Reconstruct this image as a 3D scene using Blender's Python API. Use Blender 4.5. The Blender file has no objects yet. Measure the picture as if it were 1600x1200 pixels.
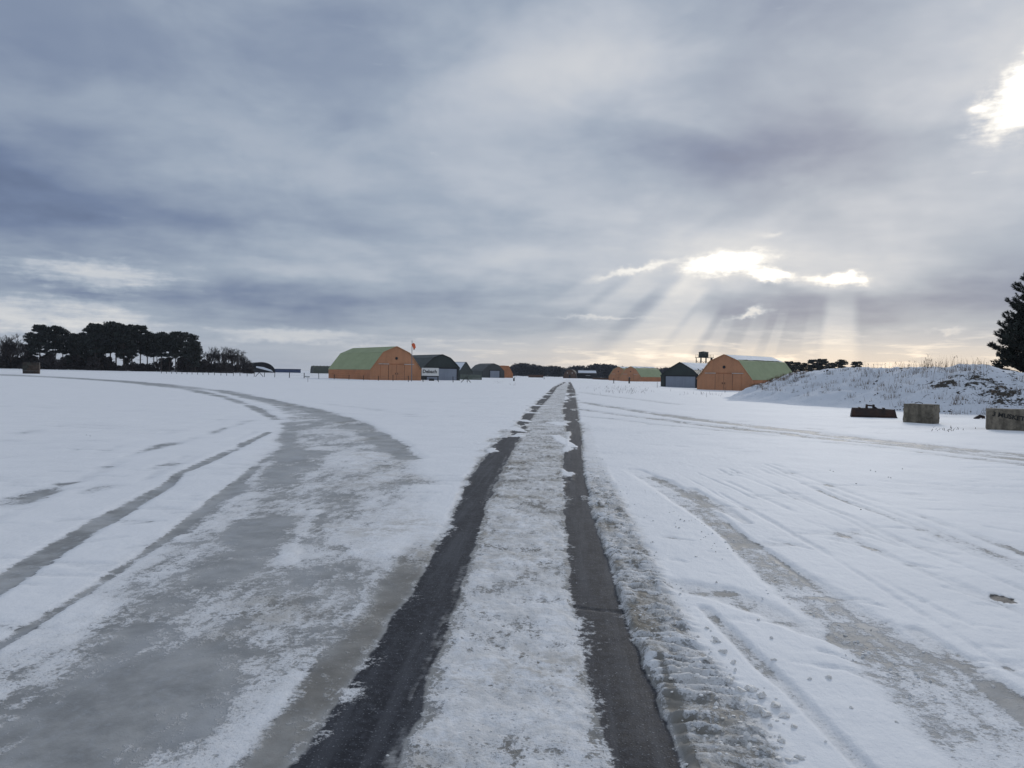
import bpy, bmesh, math, random
import numpy as np
from mathutils import Vector, Matrix, Euler
random.seed(7); rng = np.random.default_rng(7)
sc = bpy.context.scene
COL = sc.collection
R = math.radians

# ------------------------------------------------------------------ camera
F = 1200.0                                   # focal length in pixels of a 1600 px wide frame
CAM = Vector((0, 0, 1.8))
YAW, PITCH, ROLL = math.atan(88/1200), R(0.735), R(0.83)
_f0 = Vector((-math.sin(YAW), math.cos(YAW), 0)); _r0 = Vector((math.cos(YAW), math.sin(YAW), 0)); _u0 = Vector((0, 0, 1))
FW = (_f0*math.cos(PITCH) - _u0*math.sin(PITCH)).normalized()
_u1 = (_u0*math.cos(PITCH) + _f0*math.sin(PITCH)).normalized()
RT = (_r0*math.cos(ROLL) + _u1*math.sin(ROLL)).normalized()
UP = (_u1*math.cos(ROLL) - _r0*math.sin(ROLL)).normalized()
cd = bpy.data.cameras.new('camera'); cam = bpy.data.objects.new('camera', cd); COL.objects.link(cam)
cd.sensor_width = 36; cd.lens = 36*F/1600; cd.clip_start = 0.05; cd.clip_end = 20000
cam.matrix_world = Matrix(((RT.x, UP.x, -FW.x, CAM.x), (RT.y, UP.y, -FW.y, CAM.y), (RT.z, UP.z, -FW.z, CAM.z), (0, 0, 0, 1)))
sc.camera = cam

def ray(px, py): return FW + RT*((px-800)/F) + UP*((600-py)/F)
def azel(px, py):
    d = ray(px, py).normalized()
    return math.atan2(d.x, d.y), math.asin(d.z)

# ------------------------------------------------------------------ node helper
class S:
    """a socket with arithmetic"""
    nt = None
    def __init__(s, sock): s.k = sock
    @staticmethod
    def m(op, *a, clamp=False):
        n = S.nt.nodes.new('ShaderNodeMath'); n.operation = op; n.use_clamp = clamp
        for i, v in enumerate(a):
            if isinstance(v, S): S.nt.links.new(v.k, n.inputs[i])
            else: n.inputs[i].default_value = float(v)
        return S(n.outputs[0])
    def __add__(a, b): return S.m('ADD', a, b)
    __radd__ = __add__
    def __sub__(a, b): return S.m('SUBTRACT', a, b)
    def __rsub__(a, b): return S.m('SUBTRACT', b, a)
    def __mul__(a, b): return S.m('MULTIPLY', a, b)
    __rmul__ = __mul__
    def __truediv__(a, b): return S.m('DIVIDE', a, b)
def sstep(x, lo, hi):
    n = S.nt.nodes.new('ShaderNodeMapRange'); n.interpolation_type = 'SMOOTHSTEP'
    S.nt.links.new(x.k, n.inputs['Value'])
    n.inputs['From Min'].default_value = lo; n.inputs['From Max'].default_value = hi
    return S(n.outputs[0])
def comb(x, y, z=0.0):
    n = S.nt.nodes.new('ShaderNodeCombineXYZ')
    for i, v in enumerate((x, y, z)):
        if isinstance(v, S): S.nt.links.new(v.k, n.inputs[i])
        else: n.inputs[i].default_value = v
    return n.outputs[0]
def noise(vec, scale, detail=4, rough=0.55, dist=0.0):
    n = S.nt.nodes.new('ShaderNodeTexNoise'); n.inputs['Scale'].default_value = scale
    n.inputs['Detail'].default_value = detail; n.inputs['Roughness'].default_value = rough; n.inputs['Distortion'].default_value = dist
    if vec is not None: S.nt.links.new(vec, n.inputs['Vector'])
    return S(n.outputs['Fac'])
def cmix(fac, a, b, mode='MIX'):
    n = S.nt.nodes.new('ShaderNodeMix'); n.data_type = 'RGBA'; n.blend_type = mode
    if isinstance(fac, S): S.nt.links.new(fac.k, n.inputs[0])
    else: n.inputs[0].default_value = fac
    for i, v in ((6, a), (7, b)):
        if isinstance(v, (tuple, list)): n.inputs[i].default_value = (*v[:3], 1)
        else: S.nt.links.new(v, n.inputs[i])
    return n.outputs[2]
def ramp(x, stops, interp='LINEAR'):
    n = S.nt.nodes.new('ShaderNodeValToRGB'); S.nt.links.new(x.k, n.inputs[0]); r = n.color_ramp; r.interpolation = interp
    while len(r.elements) > 1: r.elements.remove(r.elements[-1])
    r.elements[0].position = stops[0][0]; r.elements[0].color = (*stops[0][1], 1)
    for p, c in stops[1:]: r.elements.new(p).color = (*c, 1)
    return n.outputs[0]

# ------------------------------------------------------------------ world: a broken stratocumulus deck
SUN_AZ, SUN_EL = azel(1335, 150)
w = bpy.data.worlds.new('World'); sc.world = w; w.use_nodes = True
S.nt = w.node_tree; S.nt.nodes.clear()
tc = S.nt.nodes.new('ShaderNodeTexCoord'); sep = S.nt.nodes.new('ShaderNodeSeparateXYZ')
S.nt.links.new(tc.outputs['Generated'], sep.inputs[0])
dx, dy, dz = (S(sep.outputs[i]) for i in range(3))
az0 = S.m('ARCTAN2', dx, dy); el0 = S.m('ARCSINE', dz)
zz = S.m('ABSOLUTE', dz) + 0.10
flat = comb(dx/zz, dy/zz, 0.0)                        # the cloud deck seen in perspective
low = comb(az0*5.0, el0*34.0, 3.0)                    # streaks near the horizon
nA = noise(flat, 0.9, 4, 0.5); nB = noise(comb(az0*5.5, el0*9.0, 11.0), 1.0, 4, 0.52, .4); nC = noise(flat, 2.4, 4, .55); nL = noise(low, 1.0, 4, 0.6); nL2 = noise(low, 3.2, 4, 0.6)
nF = noise(comb(az0*36.0, el0*60.0, 5.0), 1.0, 4, .62)
nW1 = noise(comb(az0*9.0, el0*16.0, 7.0), 1.0, 3, 0.6); nW2 = noise(comb(az0*9.0, el0*16.0, 19.0), 1.0, 3, 0.6)
az = az0 + (nW1-0.5)*0.12; el = el0 + (nW2-0.5)*0.06
azf = az0 + (noise(comb(az0*40.0, el0*55.0, 2.0), 1.0, 3, 0.6)-0.5)*0.05; elf = el0 + (noise(comb(az0*40.0, el0*55.0, 9.0), 1.0, 3, 0.6)-0.5)*0.022
def blob(px, py, sx, sy, tilt=0.0, A=None, E=None):
    a, e = azel(px, py); A = A or az; E = E or el
    u = A - a; v = E - e
    c, s_ = math.cos(tilt), math.sin(tilt)
    uu = (u*c + v*s_)*(F/sx); vv = (v*c - u*s_)*(F/sy)
    return S.m('EXPONENT', (uu*uu + vv*vv)*-1.0)
elr = sstep(el0, 0.0, 0.10)
lump_ = sstep(nB*.62 + nC*.38, .36, .64)
L = (nA-0.5)*0.26*elr + (lump_-0.5)*0.105*(elr*.75+.25) + (nL-0.5)*0.20*(1.0-elr*0.9) + 0.40
for (px, py, sx, sy, amp) in [
    (40, 312, 380, 62, -.17), (0, 190, 240, 90, -.06), (300, 60, 400, 80, .0), (260, 215, 70, 40, .05),
    (330, 458, 230, 26, -.10), (90, 455, 120, 12, -.06), (560, 480, 330, 30, -.06),
    (850, 95, 130, 95, .10), (1000, 85, 120, 60, .10), (900, 200, 300, 110, .05),
    (1195, 232, 230, 52, -.17), (1480, 215, 170, 45, -.10), (650, 15, 380, 60, -.05), (1180, 40, 220, 70, -.06), (250, 120, 260, 80, -.03), (650, 395, 280, 30, .07), (420, 430, 150, 22, .06),
    (850, 320, 300, 90, .04), (1050, 350, 320, 60, .02), (1450, 330, 200, 40, .05),
    (1190, 485, 160, 45, -.13), (1460, 462, 220, 34, -.15), (900, 505, 170, 30, -.05),
    (1130, 415, 170, 50, .24), (1320, 436, 110, 28, .14), (1600, 140, 150, 110, .20), (1480, 60, 200, 90, .06),
    (930, 480, 200, 40, .03)]:
    if amp: L = L + blob(px, py, sx, sy)*amp
# bright pale breaks low on the left
L = L + sstep(blob(140, 428, 110, 26, 0, azf, elf) + (nL2-0.5)*1.3 + (nF-.5)*.7, .25, 1.15)*.26 + sstep(blob(40, 490, 190, 30, 0, azf, elf) + (nL2-0.5)*1.4 + (nF-.5)*.7, .25, 1.15)*.26
L = L + sstep(blob(470, 525, 150, 14, 0, azf, elf) + (nL2-0.5)*1.2, .25, 1.1)*.18
# pale light band just over the horizon, warmer below the sun
band = S.m('EXPONENT', S.m('POWER', (el0-0.012)*(1/0.034), 2.0)*-1.0)
sunside = sstep(az0, -0.42, 0.30)
L = L + band*(sunside*0.17 + 0.06) + band*sunside*sstep(nL2, .48, .72)*0.42
# faint crepuscular rays under the breaks
ua = az0 - SUN_AZ; ue = SUN_EL - el0
phi = S.m('ARCTAN2', ua, ue); rr = S.m('SQRT', ua*ua + ue*ue)
def beam(c, wd, r0, r1, amp):
    return sstep(S.m('ABSOLUTE', phi - R(c))*-1.0, -R(wd), -R(wd)*0.45)*1.05*sstep(rr, r0-.02, r0+.02)*(1.0-sstep(rr, r0+.02, r1))*amp
L = L + beam(-41, 5, .27, .52, .20) + beam(-34.5, 3.2, .29, .50, .17) + beam(-50, 3.5, .31, .52, .10) + beam(-56, 2.5, .35, .50, .05) + beam(-29, 2, .29, .42, .07) + beam(-22, 2.5, .27, .40, .08) + beam(-17, 1.6, .26, .36, .07) + beam(-2.5, 5.5, .23, .37, .17) + beam(-9, 2.2, .25, .36, .05)
# holes where the bright cloud above shows
def gap(px, py, sx, sy, tilt, k):
    big = 1.12 if sy > 8 else .9
    bl = blob(px, py, sx*big, sy*big*1.1, tilt, azf, elf)
    q = sstep(bl + ((nL2-.5)*.6 + (nF-.5)*.7)*sstep(bl, .02, .35), .06, 1.15)
    return (q*.45 + q*q*.55)*k
g = gap(1132, 411, 56, 15, .10, 1.5) + gap(1205, 429, 36, 8.5, -.2, 1.1) + gap(1316, 437, 36, 8.5, 0, 1.1) + gap(1658, 108, 88, 32, .62, 2.2)
g = g + gap(1000, 420, 80, 8, .22, .40) + gap(1168, 490, 36, 7, .35, .45) + gap(1208, 366, 26, 6, .1, .16) + gap(940, 496, 110, 4, 0, .16) + gap(1480, 518, 30, 4, 0, .18)
L = L + g
L = S.m('MAXIMUM', L, 0.12)
colr = ramp(L, [(.10, (.085, .115, .20)), (.225, (.165, .215, .335)), (.40, (.335, .395, .49)), (.50, (.462, .508, .585)), (.62, (.61, .63, .665)), (.80, (.83, .82, .80)), (1.0, (1, .99, .95))])
colr = cmix(band*sunside*0.75, colr, cmix(1.0, colr, (1.14, .99, .82), 'MULTIPLY'))
over = S.m('MAXIMUM', L, 1.0)
vm = S.nt.nodes.new('ShaderNodeVectorMath'); vm.operation = 'SCALE'; S.nt.links.new(colr, vm.inputs[0]); S.nt.links.new(over.k, vm.inputs['Scale'])
sky = S.nt.nodes.new('ShaderNodeTexSky'); sky.sky_type = 'NISHITA'; sky.sun_disc = False
sky.sun_elevation = SUN_EL; sky.sun_rotation = SUN_AZ
clear = S.nt.nodes.new('ShaderNodeVectorMath'); clear.operation = 'SCALE'; clear.inputs['Scale'].default_value = 0.10
S.nt.links.new(sky.outputs[0], clear.inputs[0])
bg = S.nt.nodes.new('ShaderNodeBackground'); out = S.nt.nodes.new('ShaderNodeOutputWorld')
S.nt.links.new(cmix(0.05, vm.outputs[0], clear.outputs[0]), bg.inputs['Color']); bg.inputs['Strength'].default_value = 1.0
S.nt.links.new(bg.outputs[0], out.inputs[0])

ld = bpy.data.lights.new('sun', 'SUN'); ld.energy = 1.0; ld.angle = R(14); ld.color = (1.0, .965, .92)
sun = bpy.data.objects.new('sun', ld); COL.objects.link(sun)
sdir = Vector((math.sin(SUN_AZ)*math.cos(SUN_EL), math.cos(SUN_AZ)*math.cos(SUN_EL), math.sin(SUN_EL)))
sun.rotation_euler = (-sdir).to_track_quat('-Z', 'Y').to_euler()
sc.view_settings.view_transform = 'Standard'; sc.view_settings.look = 'None'; sc.view_settings.exposure = 0.0; sc.view_settings.gamma = 1.0
sc.render.engine = 'CYCLES'; sc.cycles.use_denoising = True; sc.cycles.max_bounces = 6; sc.cycles.diffuse_bounces = 3

# ------------------------------------------------------------------ terrain helpers
def ss(x, a, b):
    t = np.clip((np.asarray(x, float)-a)/(b-a), 0, 1); return t*t*(3-2*t)
def terrain(x, y):
    x = np.asarray(x, float); y = np.asarray(y, float)
    z = 0.0057*np.clip(-x-14, 0, 400)*ss(y, 20, 90)
    z = z - 0.85*ss(x, 4, 30)*ss(y, 62, 140)
    return z
def tz(x, y): return float(terrain(x, y))
def gp(px, py):
    d = ray(px, py); z = 0.0
    for _ in range(12):
        t = (z-CAM.z)/d.z; p = CAM + d*t; z = tz(p.x, p.y)
    return p
def at(px, D, py=600):
    return CAM + ray(px, py)*D
def foot(px, D):
    p = at(px, D); return Vector((p.x, p.y, tz(p.x, p.y)))
def bearing(p): return math.atan2(p.x, p.y)
_tab = rng.random((256, 256))
def vnoise(x, y):
    xi = np.floor(x).astype(int); yi = np.floor(y).astype(int); fx = x-xi; fy = y-yi
    fx = fx*fx*(3-2*fx); fy = fy*fy*(3-2*fy)
    g = lambda a, b: _tab[a & 255, b & 255]
    return (g(xi, yi)*(1-fx)+g(xi+1, yi)*fx)*(1-fy) + (g(xi, yi+1)*(1-fx)+g(xi+1, yi+1)*fx)*fy
def fbm(x, y, sc_, oct_=4, gain=.5, off=0):
    s_ = 0; a = 1; t = 0
    for i in range(oct_):
        s_ = s_ + a*vnoise(x*sc_+17.3*i+off, y*sc_+9.1*i+off*1.7); t += a; a *= gain; sc_ *= 2.03
    return s_/t

# ------------------------------------------------------------------ materials
def newmat(name):
    m = bpy.data.materials.new(name); m.use_nodes = True; S.nt = m.node_tree; S.nt.nodes.clear()
    o = S.nt.nodes.new('ShaderNodeOutputMaterial'); b = S.nt.nodes.new('ShaderNodeBsdfPrincipled')
    S.nt.links.new(b.outputs[0], o.inputs[0]); return m, b
def lk(a, b): S.nt.links.new(a.k if isinstance(a, S) else a, b)
def objco(): return S.nt.nodes.new('ShaderNodeTexCoord').outputs['Object']
def bumpn(h, strength, dist, b):
    n = S.nt.nodes.new('ShaderNodeBump'); n.inputs['Strength'].default_value = strength; n.inputs['Distance'].default_value = dist
    lk(h, n.inputs['Height']); lk(n.outputs[0], b.inputs['Normal'])
MATS = {}
def simple(name, c, rough=.7, var=.25, scale=1.2, c2=None, metallic=0.0, bump=0.0, bscale=8.0):
    if name in MATS: return MATS[name]
    m, b = newmat(name); co = objco(); n = noise(co, scale, 5, .6)
    c2 = c2 or tuple(v*(1-var) for v in c)
    lk(cmix(sstep(n, .33, .67), tuple(v*(1+var*.5) for v in c), c2), b.inputs['Base Color'])
    b.inputs['Roughness'].default_value = rough; b.inputs['Metallic'].default_value = metallic
    if bump: bumpn(noise(co, bscale, 4, .6), bump, .05, b)
    MATS[name] = m; return m
def sheet(name, c, pitch, axis=1, rough=.55, var=.2, streak=.3, soil=None):
    """profiled metal or board sheet: ribs across one axis, weather streaks"""
    if name in MATS: return MATS[name]
    m, b = newmat(name); co = objco(); sp = S.nt.nodes.new('ShaderNodeSeparateXYZ'); lk(co, sp.inputs[0])
    a = S(sp.outputs[axis]); wv = S.m('SINE', a*(2*math.pi/pitch))
    st = noise(comb(S(sp.outputs[0])*1.4, S(sp.outputs[1])*1.4, S(sp.outputs[2])*.12), 1.6, 5, .6)
    n = noise(co, .35, 5, .6)
    f = S.m('ADD', sstep(st, .35, .75)*streak, sstep(n, .35, .7)*(1-streak)*.8)
    lk(cmix(f, tuple(v*(1+var*.4) for v in c), soil or tuple(v*(1-var) for v in c)), b.inputs['Base Color'])
    b.inputs['Roughness'].default_value = rough
    bumpn(wv, .5, .03, b); MATS[name] = m; return m
def snowmat():
    if 'snow' in MATS: return MATS['snow']
    m, b = newmat('snow'); co = objco(); n = noise(co, 2.0, 6, .6)
    lk(cmix(n, (.84, .86, .90), (.74, .77, .82)), b.inputs['Base Color']); b.inputs['Roughness'].default_value = .75
    bumpn(noise(co, 6, 5, .6), .4, .05, b); MATS['snow'] = m; return m

# ------------------------------------------------------------------ mesh helpers
class MB:
    def __init__(s): s.v = []; s.f = []
    def add(s, vs, fs):
        o = len(s.v); s.v += [tuple(v) for v in vs]; s.f += [tuple(i+o for i in f) for f in fs]; return s
    def box(s, c, d, rz=0.0, taper=0.0):
        x, y, z = (v/2 for v in d); vs = []
        ca, sa = math.cos(rz), math.sin(rz)
        for k in (-1, 1):
            q = 1-taper if k > 0 else 1
            for a, b in ((-1, -1), (1, -1), (1, 1), (-1, 1)):
                X, Y = a*x*q, b*y*q
                vs.append((c[0]+X*ca-Y*sa, c[1]+X*sa+Y*ca, c[2]+k*z))
        return s.add(vs, [(3, 2, 1, 0), (4, 5, 6, 7), (0, 1, 5, 4), (1, 2, 6, 5), (2, 3, 7, 6), (3, 0, 4, 7)])
    def tube(s, pts, rad, n=6, cap=True):
        pts = [Vector(p) for p in pts]; rs = rad if isinstance(rad, (list, tuple)) else [rad]*len(pts); vs = []; fs = []
        for i, p in enumerate(pts):
            t = (pts[min(i+1, len(pts)-1)]-pts[max(i-1, 0)]).normalized()
            a = t.orthogonal().normalized() if abs(t.z) > .99 else t.cross(Vector((0, 0, 1))).normalized(); b = t.cross(a)
            for k in range(n):
                an = 2*math.pi*k/n; vs.append(p+(a*math.cos(an)+b*math.sin(an))*rs[i])
        for i in range(len(pts)-1):
            for k in range(n): fs.append((i*n+k, i*n+(k+1) % n, (i+1)*n+(k+1) % n, (i+1)*n+k))
        if cap: fs.append(tuple(range(n))[::-1]); fs.append(tuple(range((len(pts)-1)*n, len(pts)*n)))
        return s.add(vs, fs)
    def prism(s, prof, y0, y1):
        """profile in x,z extruded along y"""
        n = len(prof); vs = [(x, y0, z) for x, z in prof]+[(x, y1, z) for x, z in prof]
        fs = [tuple(range(n)), tuple(range(2*n-1, n-1, -1))]+[(i, n+i, n+(i+1) % n, (i+1) % n) for i in range(n)]
        return s.add(vs, fs)
    def slab(s, a, b, y0, y1, t, out=1):
        """roof sheet between profile points a and b (x,z), thickness t outward"""
        d = Vector((b[0]-a[0], b[1]-a[1])); nn = Vector((-d.y, d.x)).normalized()*t*out
        return s.prism([a, b, (b[0]+nn.x, b[1]+nn.y), (a[0]+nn.x, a[1]+nn.y)], y0, y1)
    def mesh(s, name):
        me = bpy.data.meshes.new(name); me.from_pydata(s.v, [], s.f); me.update()
        bm = bmesh.new(); bm.from_mesh(me); bmesh.ops.recalc_face_normals(bm, faces=bm.faces[:]); bm.to_mesh(me); bm.free(); return me
    def build(s, name, mat, parent=None, smooth=False, loc=None, bevel=0):
        me = s.mesh(name); me.materials.append(mat)
        o = bpy.data.objects.new(name, me); COL.objects.link(o)
        if parent: o.parent = parent
        if loc is not None: o.location = loc
        if smooth: me.polygons.foreach_set('use_smooth', [True]*len(me.polygons))
        if bevel:
            md = o.modifiers.new('bevel', 'BEVEL'); md.width = bevel; md.segments = 2
        return o
def empty(name, loc, rz=0.0, label=None, cat=None, group=None):
    o = bpy.data.objects.new(name, None); COL.objects.link(o); o.location = loc; o.rotation_euler = (0, 0, rz)
    tag(o, label, cat, group); return o
def tag(o, label=None, cat=None, group=None, kind=None):
    if label: o['label'] = label
    if cat: o['category'] = cat
    if group: o['group'] = group
    if kind: o['kind'] = kind
    return o
def copy_tree(o, parent=None):
    c = o.copy(); COL.objects.link(c); c.parent = parent
    for ch in list(o.children): copy_tree(ch, c)
    return c

# ------------------------------------------------------------------ the ground
def grow(a, b, s0, k):
    r = [a]; s_ = s0
    while r[-1] < b: r.append(r[-1]+s0+k*(r[-1]-a))
    return r
xp = grow(0, 2.4, .018, 0.0); xp = xp[:-1]+grow(xp[-1], 45, .018, .0125); xp = xp[:-1]+grow(xp[-1], 2600, 1.0, .10)
xs = np.array([-v for v in xp[::-1]]+xp[1:])
yy = [-60, -40, -25, -15, -9, -5, -2.5, -1, 0, .6, 1.0]
while yy[-1] < 130: yy.append(yy[-1]*1.0058 if yy[-1] > 1.8 else yy[-1]+.03)
while yy[-1] < 2600: yy.append(yy[-1]*1.045)
ys = np.array(yy)
X, Y = np.meshgrid(xs, ys); NX, NY = len(xs), len(ys)
FX, FY = X, Y

def rows(tab):
    """(y px, left px, right px) rows of a band on the ground -> centre and half width as functions of distance"""
    q = []
    for (py, xl, xr) in tab:
        a = gp(xl, py); b = gp(xr, py); q.append(((a.y+b.y)/2, (a.x+b.x)/2, abs(b.x-a.x)/2))
    q.sort(); q = np.array(q); return q
def band_f(tab, jit=.0, jsc=1.0, off=0):
    """signed coordinate: 0 in the middle, 1 at the edge; >1 outside"""
    q = rows(tab)
    c = np.interp(Y, q[:, 0], q[:, 1]); h = np.interp(Y, q[:, 0], q[:, 2])
    u = np.abs(X-c + (jit*(fbm(X, Y, jsc, 4, .55, off)-.5) if jit else 0))/h
    u = np.where((Y < q[0, 0]*.5) | (Y > q[-1, 0]), 9.0, u)
    return u, (X-c)/h
def stroke(pts, soft=.5):
    """(x px, y px, half width px) -> 1 on the line falling to 0 at the side"""
    G = []
    for i, (x, y, h) in enumerate(pts):
        x0, y0, _ = pts[max(i-1, 0)]; x1, y1, _ = pts[min(i+1, len(pts)-1)]; tx, ty = x1-x0, y1-y0; l_ = math.hypot(tx, ty); nx, ny = -ty/l_, tx/l_
        if ny < 0: nx, ny = -nx, -ny
        a = gp(x, y); q = gp(x+nx*h, y+ny*h); t0 = gp(x0, y0); t1 = gp(x1, y1); d_ = Vector((t1.x-t0.x, t1.y-t0.y)).normalized()
        G.append((a, abs((q.x-a.x)*d_.y-(q.y-a.y)*d_.x)))
    best = np.full(X.shape, 0.0)
    for (a, wa), (b, wb) in zip(G, G[1:]):
        pad = 4*max(wa, wb)
        i0, i1 = np.searchsorted(ys, (min(a.y, b.y)-pad, max(a.y, b.y)+pad)); j0, j1 = np.searchsorted(xs, (min(a.x, b.x)-pad, max(a.x, b.x)+pad))
        if i1 <= i0 or j1 <= j0: continue
        x_ = X[i0:i1, j0:j1]; y_ = Y[i0:i1, j0:j1]
        dx_, dy_ = b.x-a.x, b.y-a.y; t = np.clip(((x_-a.x)*dx_+(y_-a.y)*dy_)/(dx_*dx_+dy_*dy_), 0, 1)
        d = np.hypot(x_-a.x-dx_*t, y_-a.y-dy_*t); wd = wa+(wb-wa)*t; sp_ = .018+.0125*np.maximum(0, np.abs(x_)-2.4); gain_ = np.sqrt(np.minimum(1, wd/(1.2*sp_))); wd = np.maximum(wd, 1.2*sp_)
        v = (1-ss(d/wd, 1-soft, 1+soft))*gain_
        best[i0:i1, j0:j1] = np.maximum(best[i0:i1, j0:j1], v)
    return best

Tb = terrain(X, Y)
nz = fbm(X, Y, .9, 5, .55, 3); nf = fbm(X, Y, 7.0, 4, .6, 11); nlo = fbm(X, Y, .13, 4, .5, 5)
# fine stretched noise: wind scour runs across the road
nw = fbm(X*1.5, Y*.6, 1.5, 5, .58, 23)

nst = fbm(X*.35, Y*.9, .8, 5, .55, 171)
snow = 1.28 + (nlo-.5)*.5 + (nst-.5)*.75 - .35*ss(fbm(X*.5, Y*1.4, 1.9, 4, .55, 181), .62, .75)
ice = np.zeros(X.shape); dirt = np.zeros(X.shape); amp = np.full(X.shape, .5); hgt = np.zeros(X.shape)
hgt += (fbm(X, Y, .35, 4, .5, 31)-.5)*.09*ss(np.hypot(X, Y), 3, 14) + (nf-.5)*.010

# -- left icy fan where the side track leaves the road
fan = rows([(1215, -500, 430), (1100, -230, 485), (1000, 10, 560), (920, 130, 610), (850, 235, 655), (800, 310, 672), (760, 350, 668), (720, 395, 655), (690, 418, 630), (665, 428, 585), (650, 440, 540), (640, 430, 500), (630, 405, 455), (622, 372, 415), (612, 330, 360)])
fl = np.interp(Y, fan[:, 0], fan[:, 1]-fan[:, 2]); fr = np.interp(Y, fan[:, 0], fan[:, 1]+fan[:, 2])
jag = (fbm(X, Y, .8, 5, .55, 41)-.5)*.9
fanin = ss(X-fl+jag*.9, -.3, .5)*ss(fr-X+jag*.8, -.35, .5)*(Y < fan[-1, 0])
dark = stroke([(-300, 1240, 330), (60, 1090, 190), (250, 960, 80), (380, 860, 35), (430, 780, 26), (450, 710, 20), (445, 660, 12)], .7)
mott = stroke([(250, 1190, 130), (360, 1080, 110), (470, 950, 75), (560, 850, 50), (590, 780, 45), (560, 720, 45), (510, 670, 25)], .8)
fansnow = .55 - .42*dark + .16*mott + (nw-.5)*1.5 + (nz-.5)*.8
snow = snow*(1-fanin) + fansnow*fanin
amp = amp*(1-fanin) + 1.0*fanin
ice = np.maximum(ice, fanin); hgt -= .008*fanin
dirt = np.maximum(dirt, fanin*(.22+.5*ss(nz, .5, .75)*ss(fr-X, 3.0, .4)))
# streaks of snow lying on the ice
for st in ([(492, 795, 9), (470, 830, 12), (440, 880, 14)], [(420, 860, 30), (330, 900, 35), (200, 945, 30), (60, 1020, 40), (-60, 1060, 40)], [(700, 775, 12), (665, 800, 14), (600, 840, 30), (500, 870, 20)]):
    k = stroke(st, .8); snow += k*(.42+.5*(nz-.5))

# -- polished grey stripes in the snow on the left
def polish(pts, depth=.9, d=.03, soft=.45, br=.0, a=.6):
    global snow, ice, hgt, amp
    k = stroke(pts, soft)*(1-fanin*.5); snow = snow - k*depth*(1-br*ss(nz, .45, .7)); ice = np.maximum(ice, k); hgt -= d*.3*k; amp = amp*(1-k)+a*k*1.2
polish([(-160, 1010, 22), (0, 912, 16), (130, 830, 12), (210, 785, 9), (262, 758, 6), (280, 742, 3), (330, 720, 5), (420, 676, 2.5)], 1.15, .03, .35, .25)
polish([(-60, 1050, 6), (0, 1008, 6), (130, 928, 5), (250, 848, 5), (330, 785, 6), (375, 752, 5), (420, 715, 3)], .85, .03, .5, .3, .9)
polish([(280, 830, 12), (330, 790, 12), (372, 758, 9)], .6, .02, .5)
polish([(-40, 792, 8), (40, 775, 9), (98, 755, 5)], .75, .01, .8, .6)
polish([(225, 706, 4), (268, 694, 5)], .7, .01, .8, .4); polish([(330, 680, 4), (350, 668, 4)], .55, .01, .8)
polish([(130, 770, 4), (175, 760, 4)], .55, .01, .9, .4); polish([(240, 735, 4), (290, 715, 3)], .5, .01, .9, .4)
polish([(430, 655, 6), (400, 638, 4), (355, 622, 3), (300, 609, 2.2), (200, 596.5, 1.6), (90, 589.5, 1.4), (0, 585.5, 1.3), (-120, 582.5, 1.2)], .95, .02, .7, .3)
polish([(640, 715, 16), (600, 685, 13), (560, 663, 9), (500, 643, 5), (430, 627, 3), (350, 611, 2), (250, 600, 1.5), (120, 591, 1.2)], .95, .02, .7, .35)
polish([(500, 630, 1.5), (570, 638, 1.5), (640, 648, 1.5)], .4, .0, .9)
# thin scour marks across both fields
for i in range(90):
    side = random.random() < .45
    px = random.uniform(0, 400) if side else random.uniform(960, 1600); py = random.uniform(610, 860) if side else random.uniform(610, 1100)
    ln = random.uniform(8, 45)*(py-560)/150; sl = random.uniform(-.35, -.1) if side else random.uniform(.1, .5)
    k = stroke([(px, py, (.5+random.random()*.7)*(py-560)/150), (px+ln, py+ln*sl*.6, .6)], .95); snow -= k*random.uniform(.1, .5); ice = np.maximum(ice, k*.8); 

# faint old wheel lines on both fields
for i in range(16):
    o_ = random.uniform(-60, 420); o2 = o_*1.5+random.uniform(-20, 60); w_ = random.uniform(1.2, 3.5)
    k = stroke([(1010+o_*.5, 735+random.uniform(-8, 8), w_*.5), (1200+o_*.9, 860+random.uniform(-10, 10), w_), (1420+o2*.9, 1010, w_*1.5), (1700+o2, 1200, w_*2.2)], .9)*ss(fbm(X, Y, .5, 3, .5, 300+i), .38, .62)
    snow -= k*random.uniform(.25, .55); ice = np.maximum(ice, k*.6); hgt -= k*.004
for i in range(9):
    o_ = random.uniform(-140, 30); w_ = random.uniform(1.0, 2.5)
    k = stroke([(-200, 985+o_*1.3, w_*1.6), (0, 880+o_, w_*1.2), (200, 772+o_*.7, w_*.9), (400, 680+o_*.35, w_*.5)], .9)*ss(fbm(X, Y, .5, 3, .5, 330+i), .40, .64)
    snow -= k*random.uniform(.25, .5); ice = np.maximum(ice, k*.6); hgt -= k*.004
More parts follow.
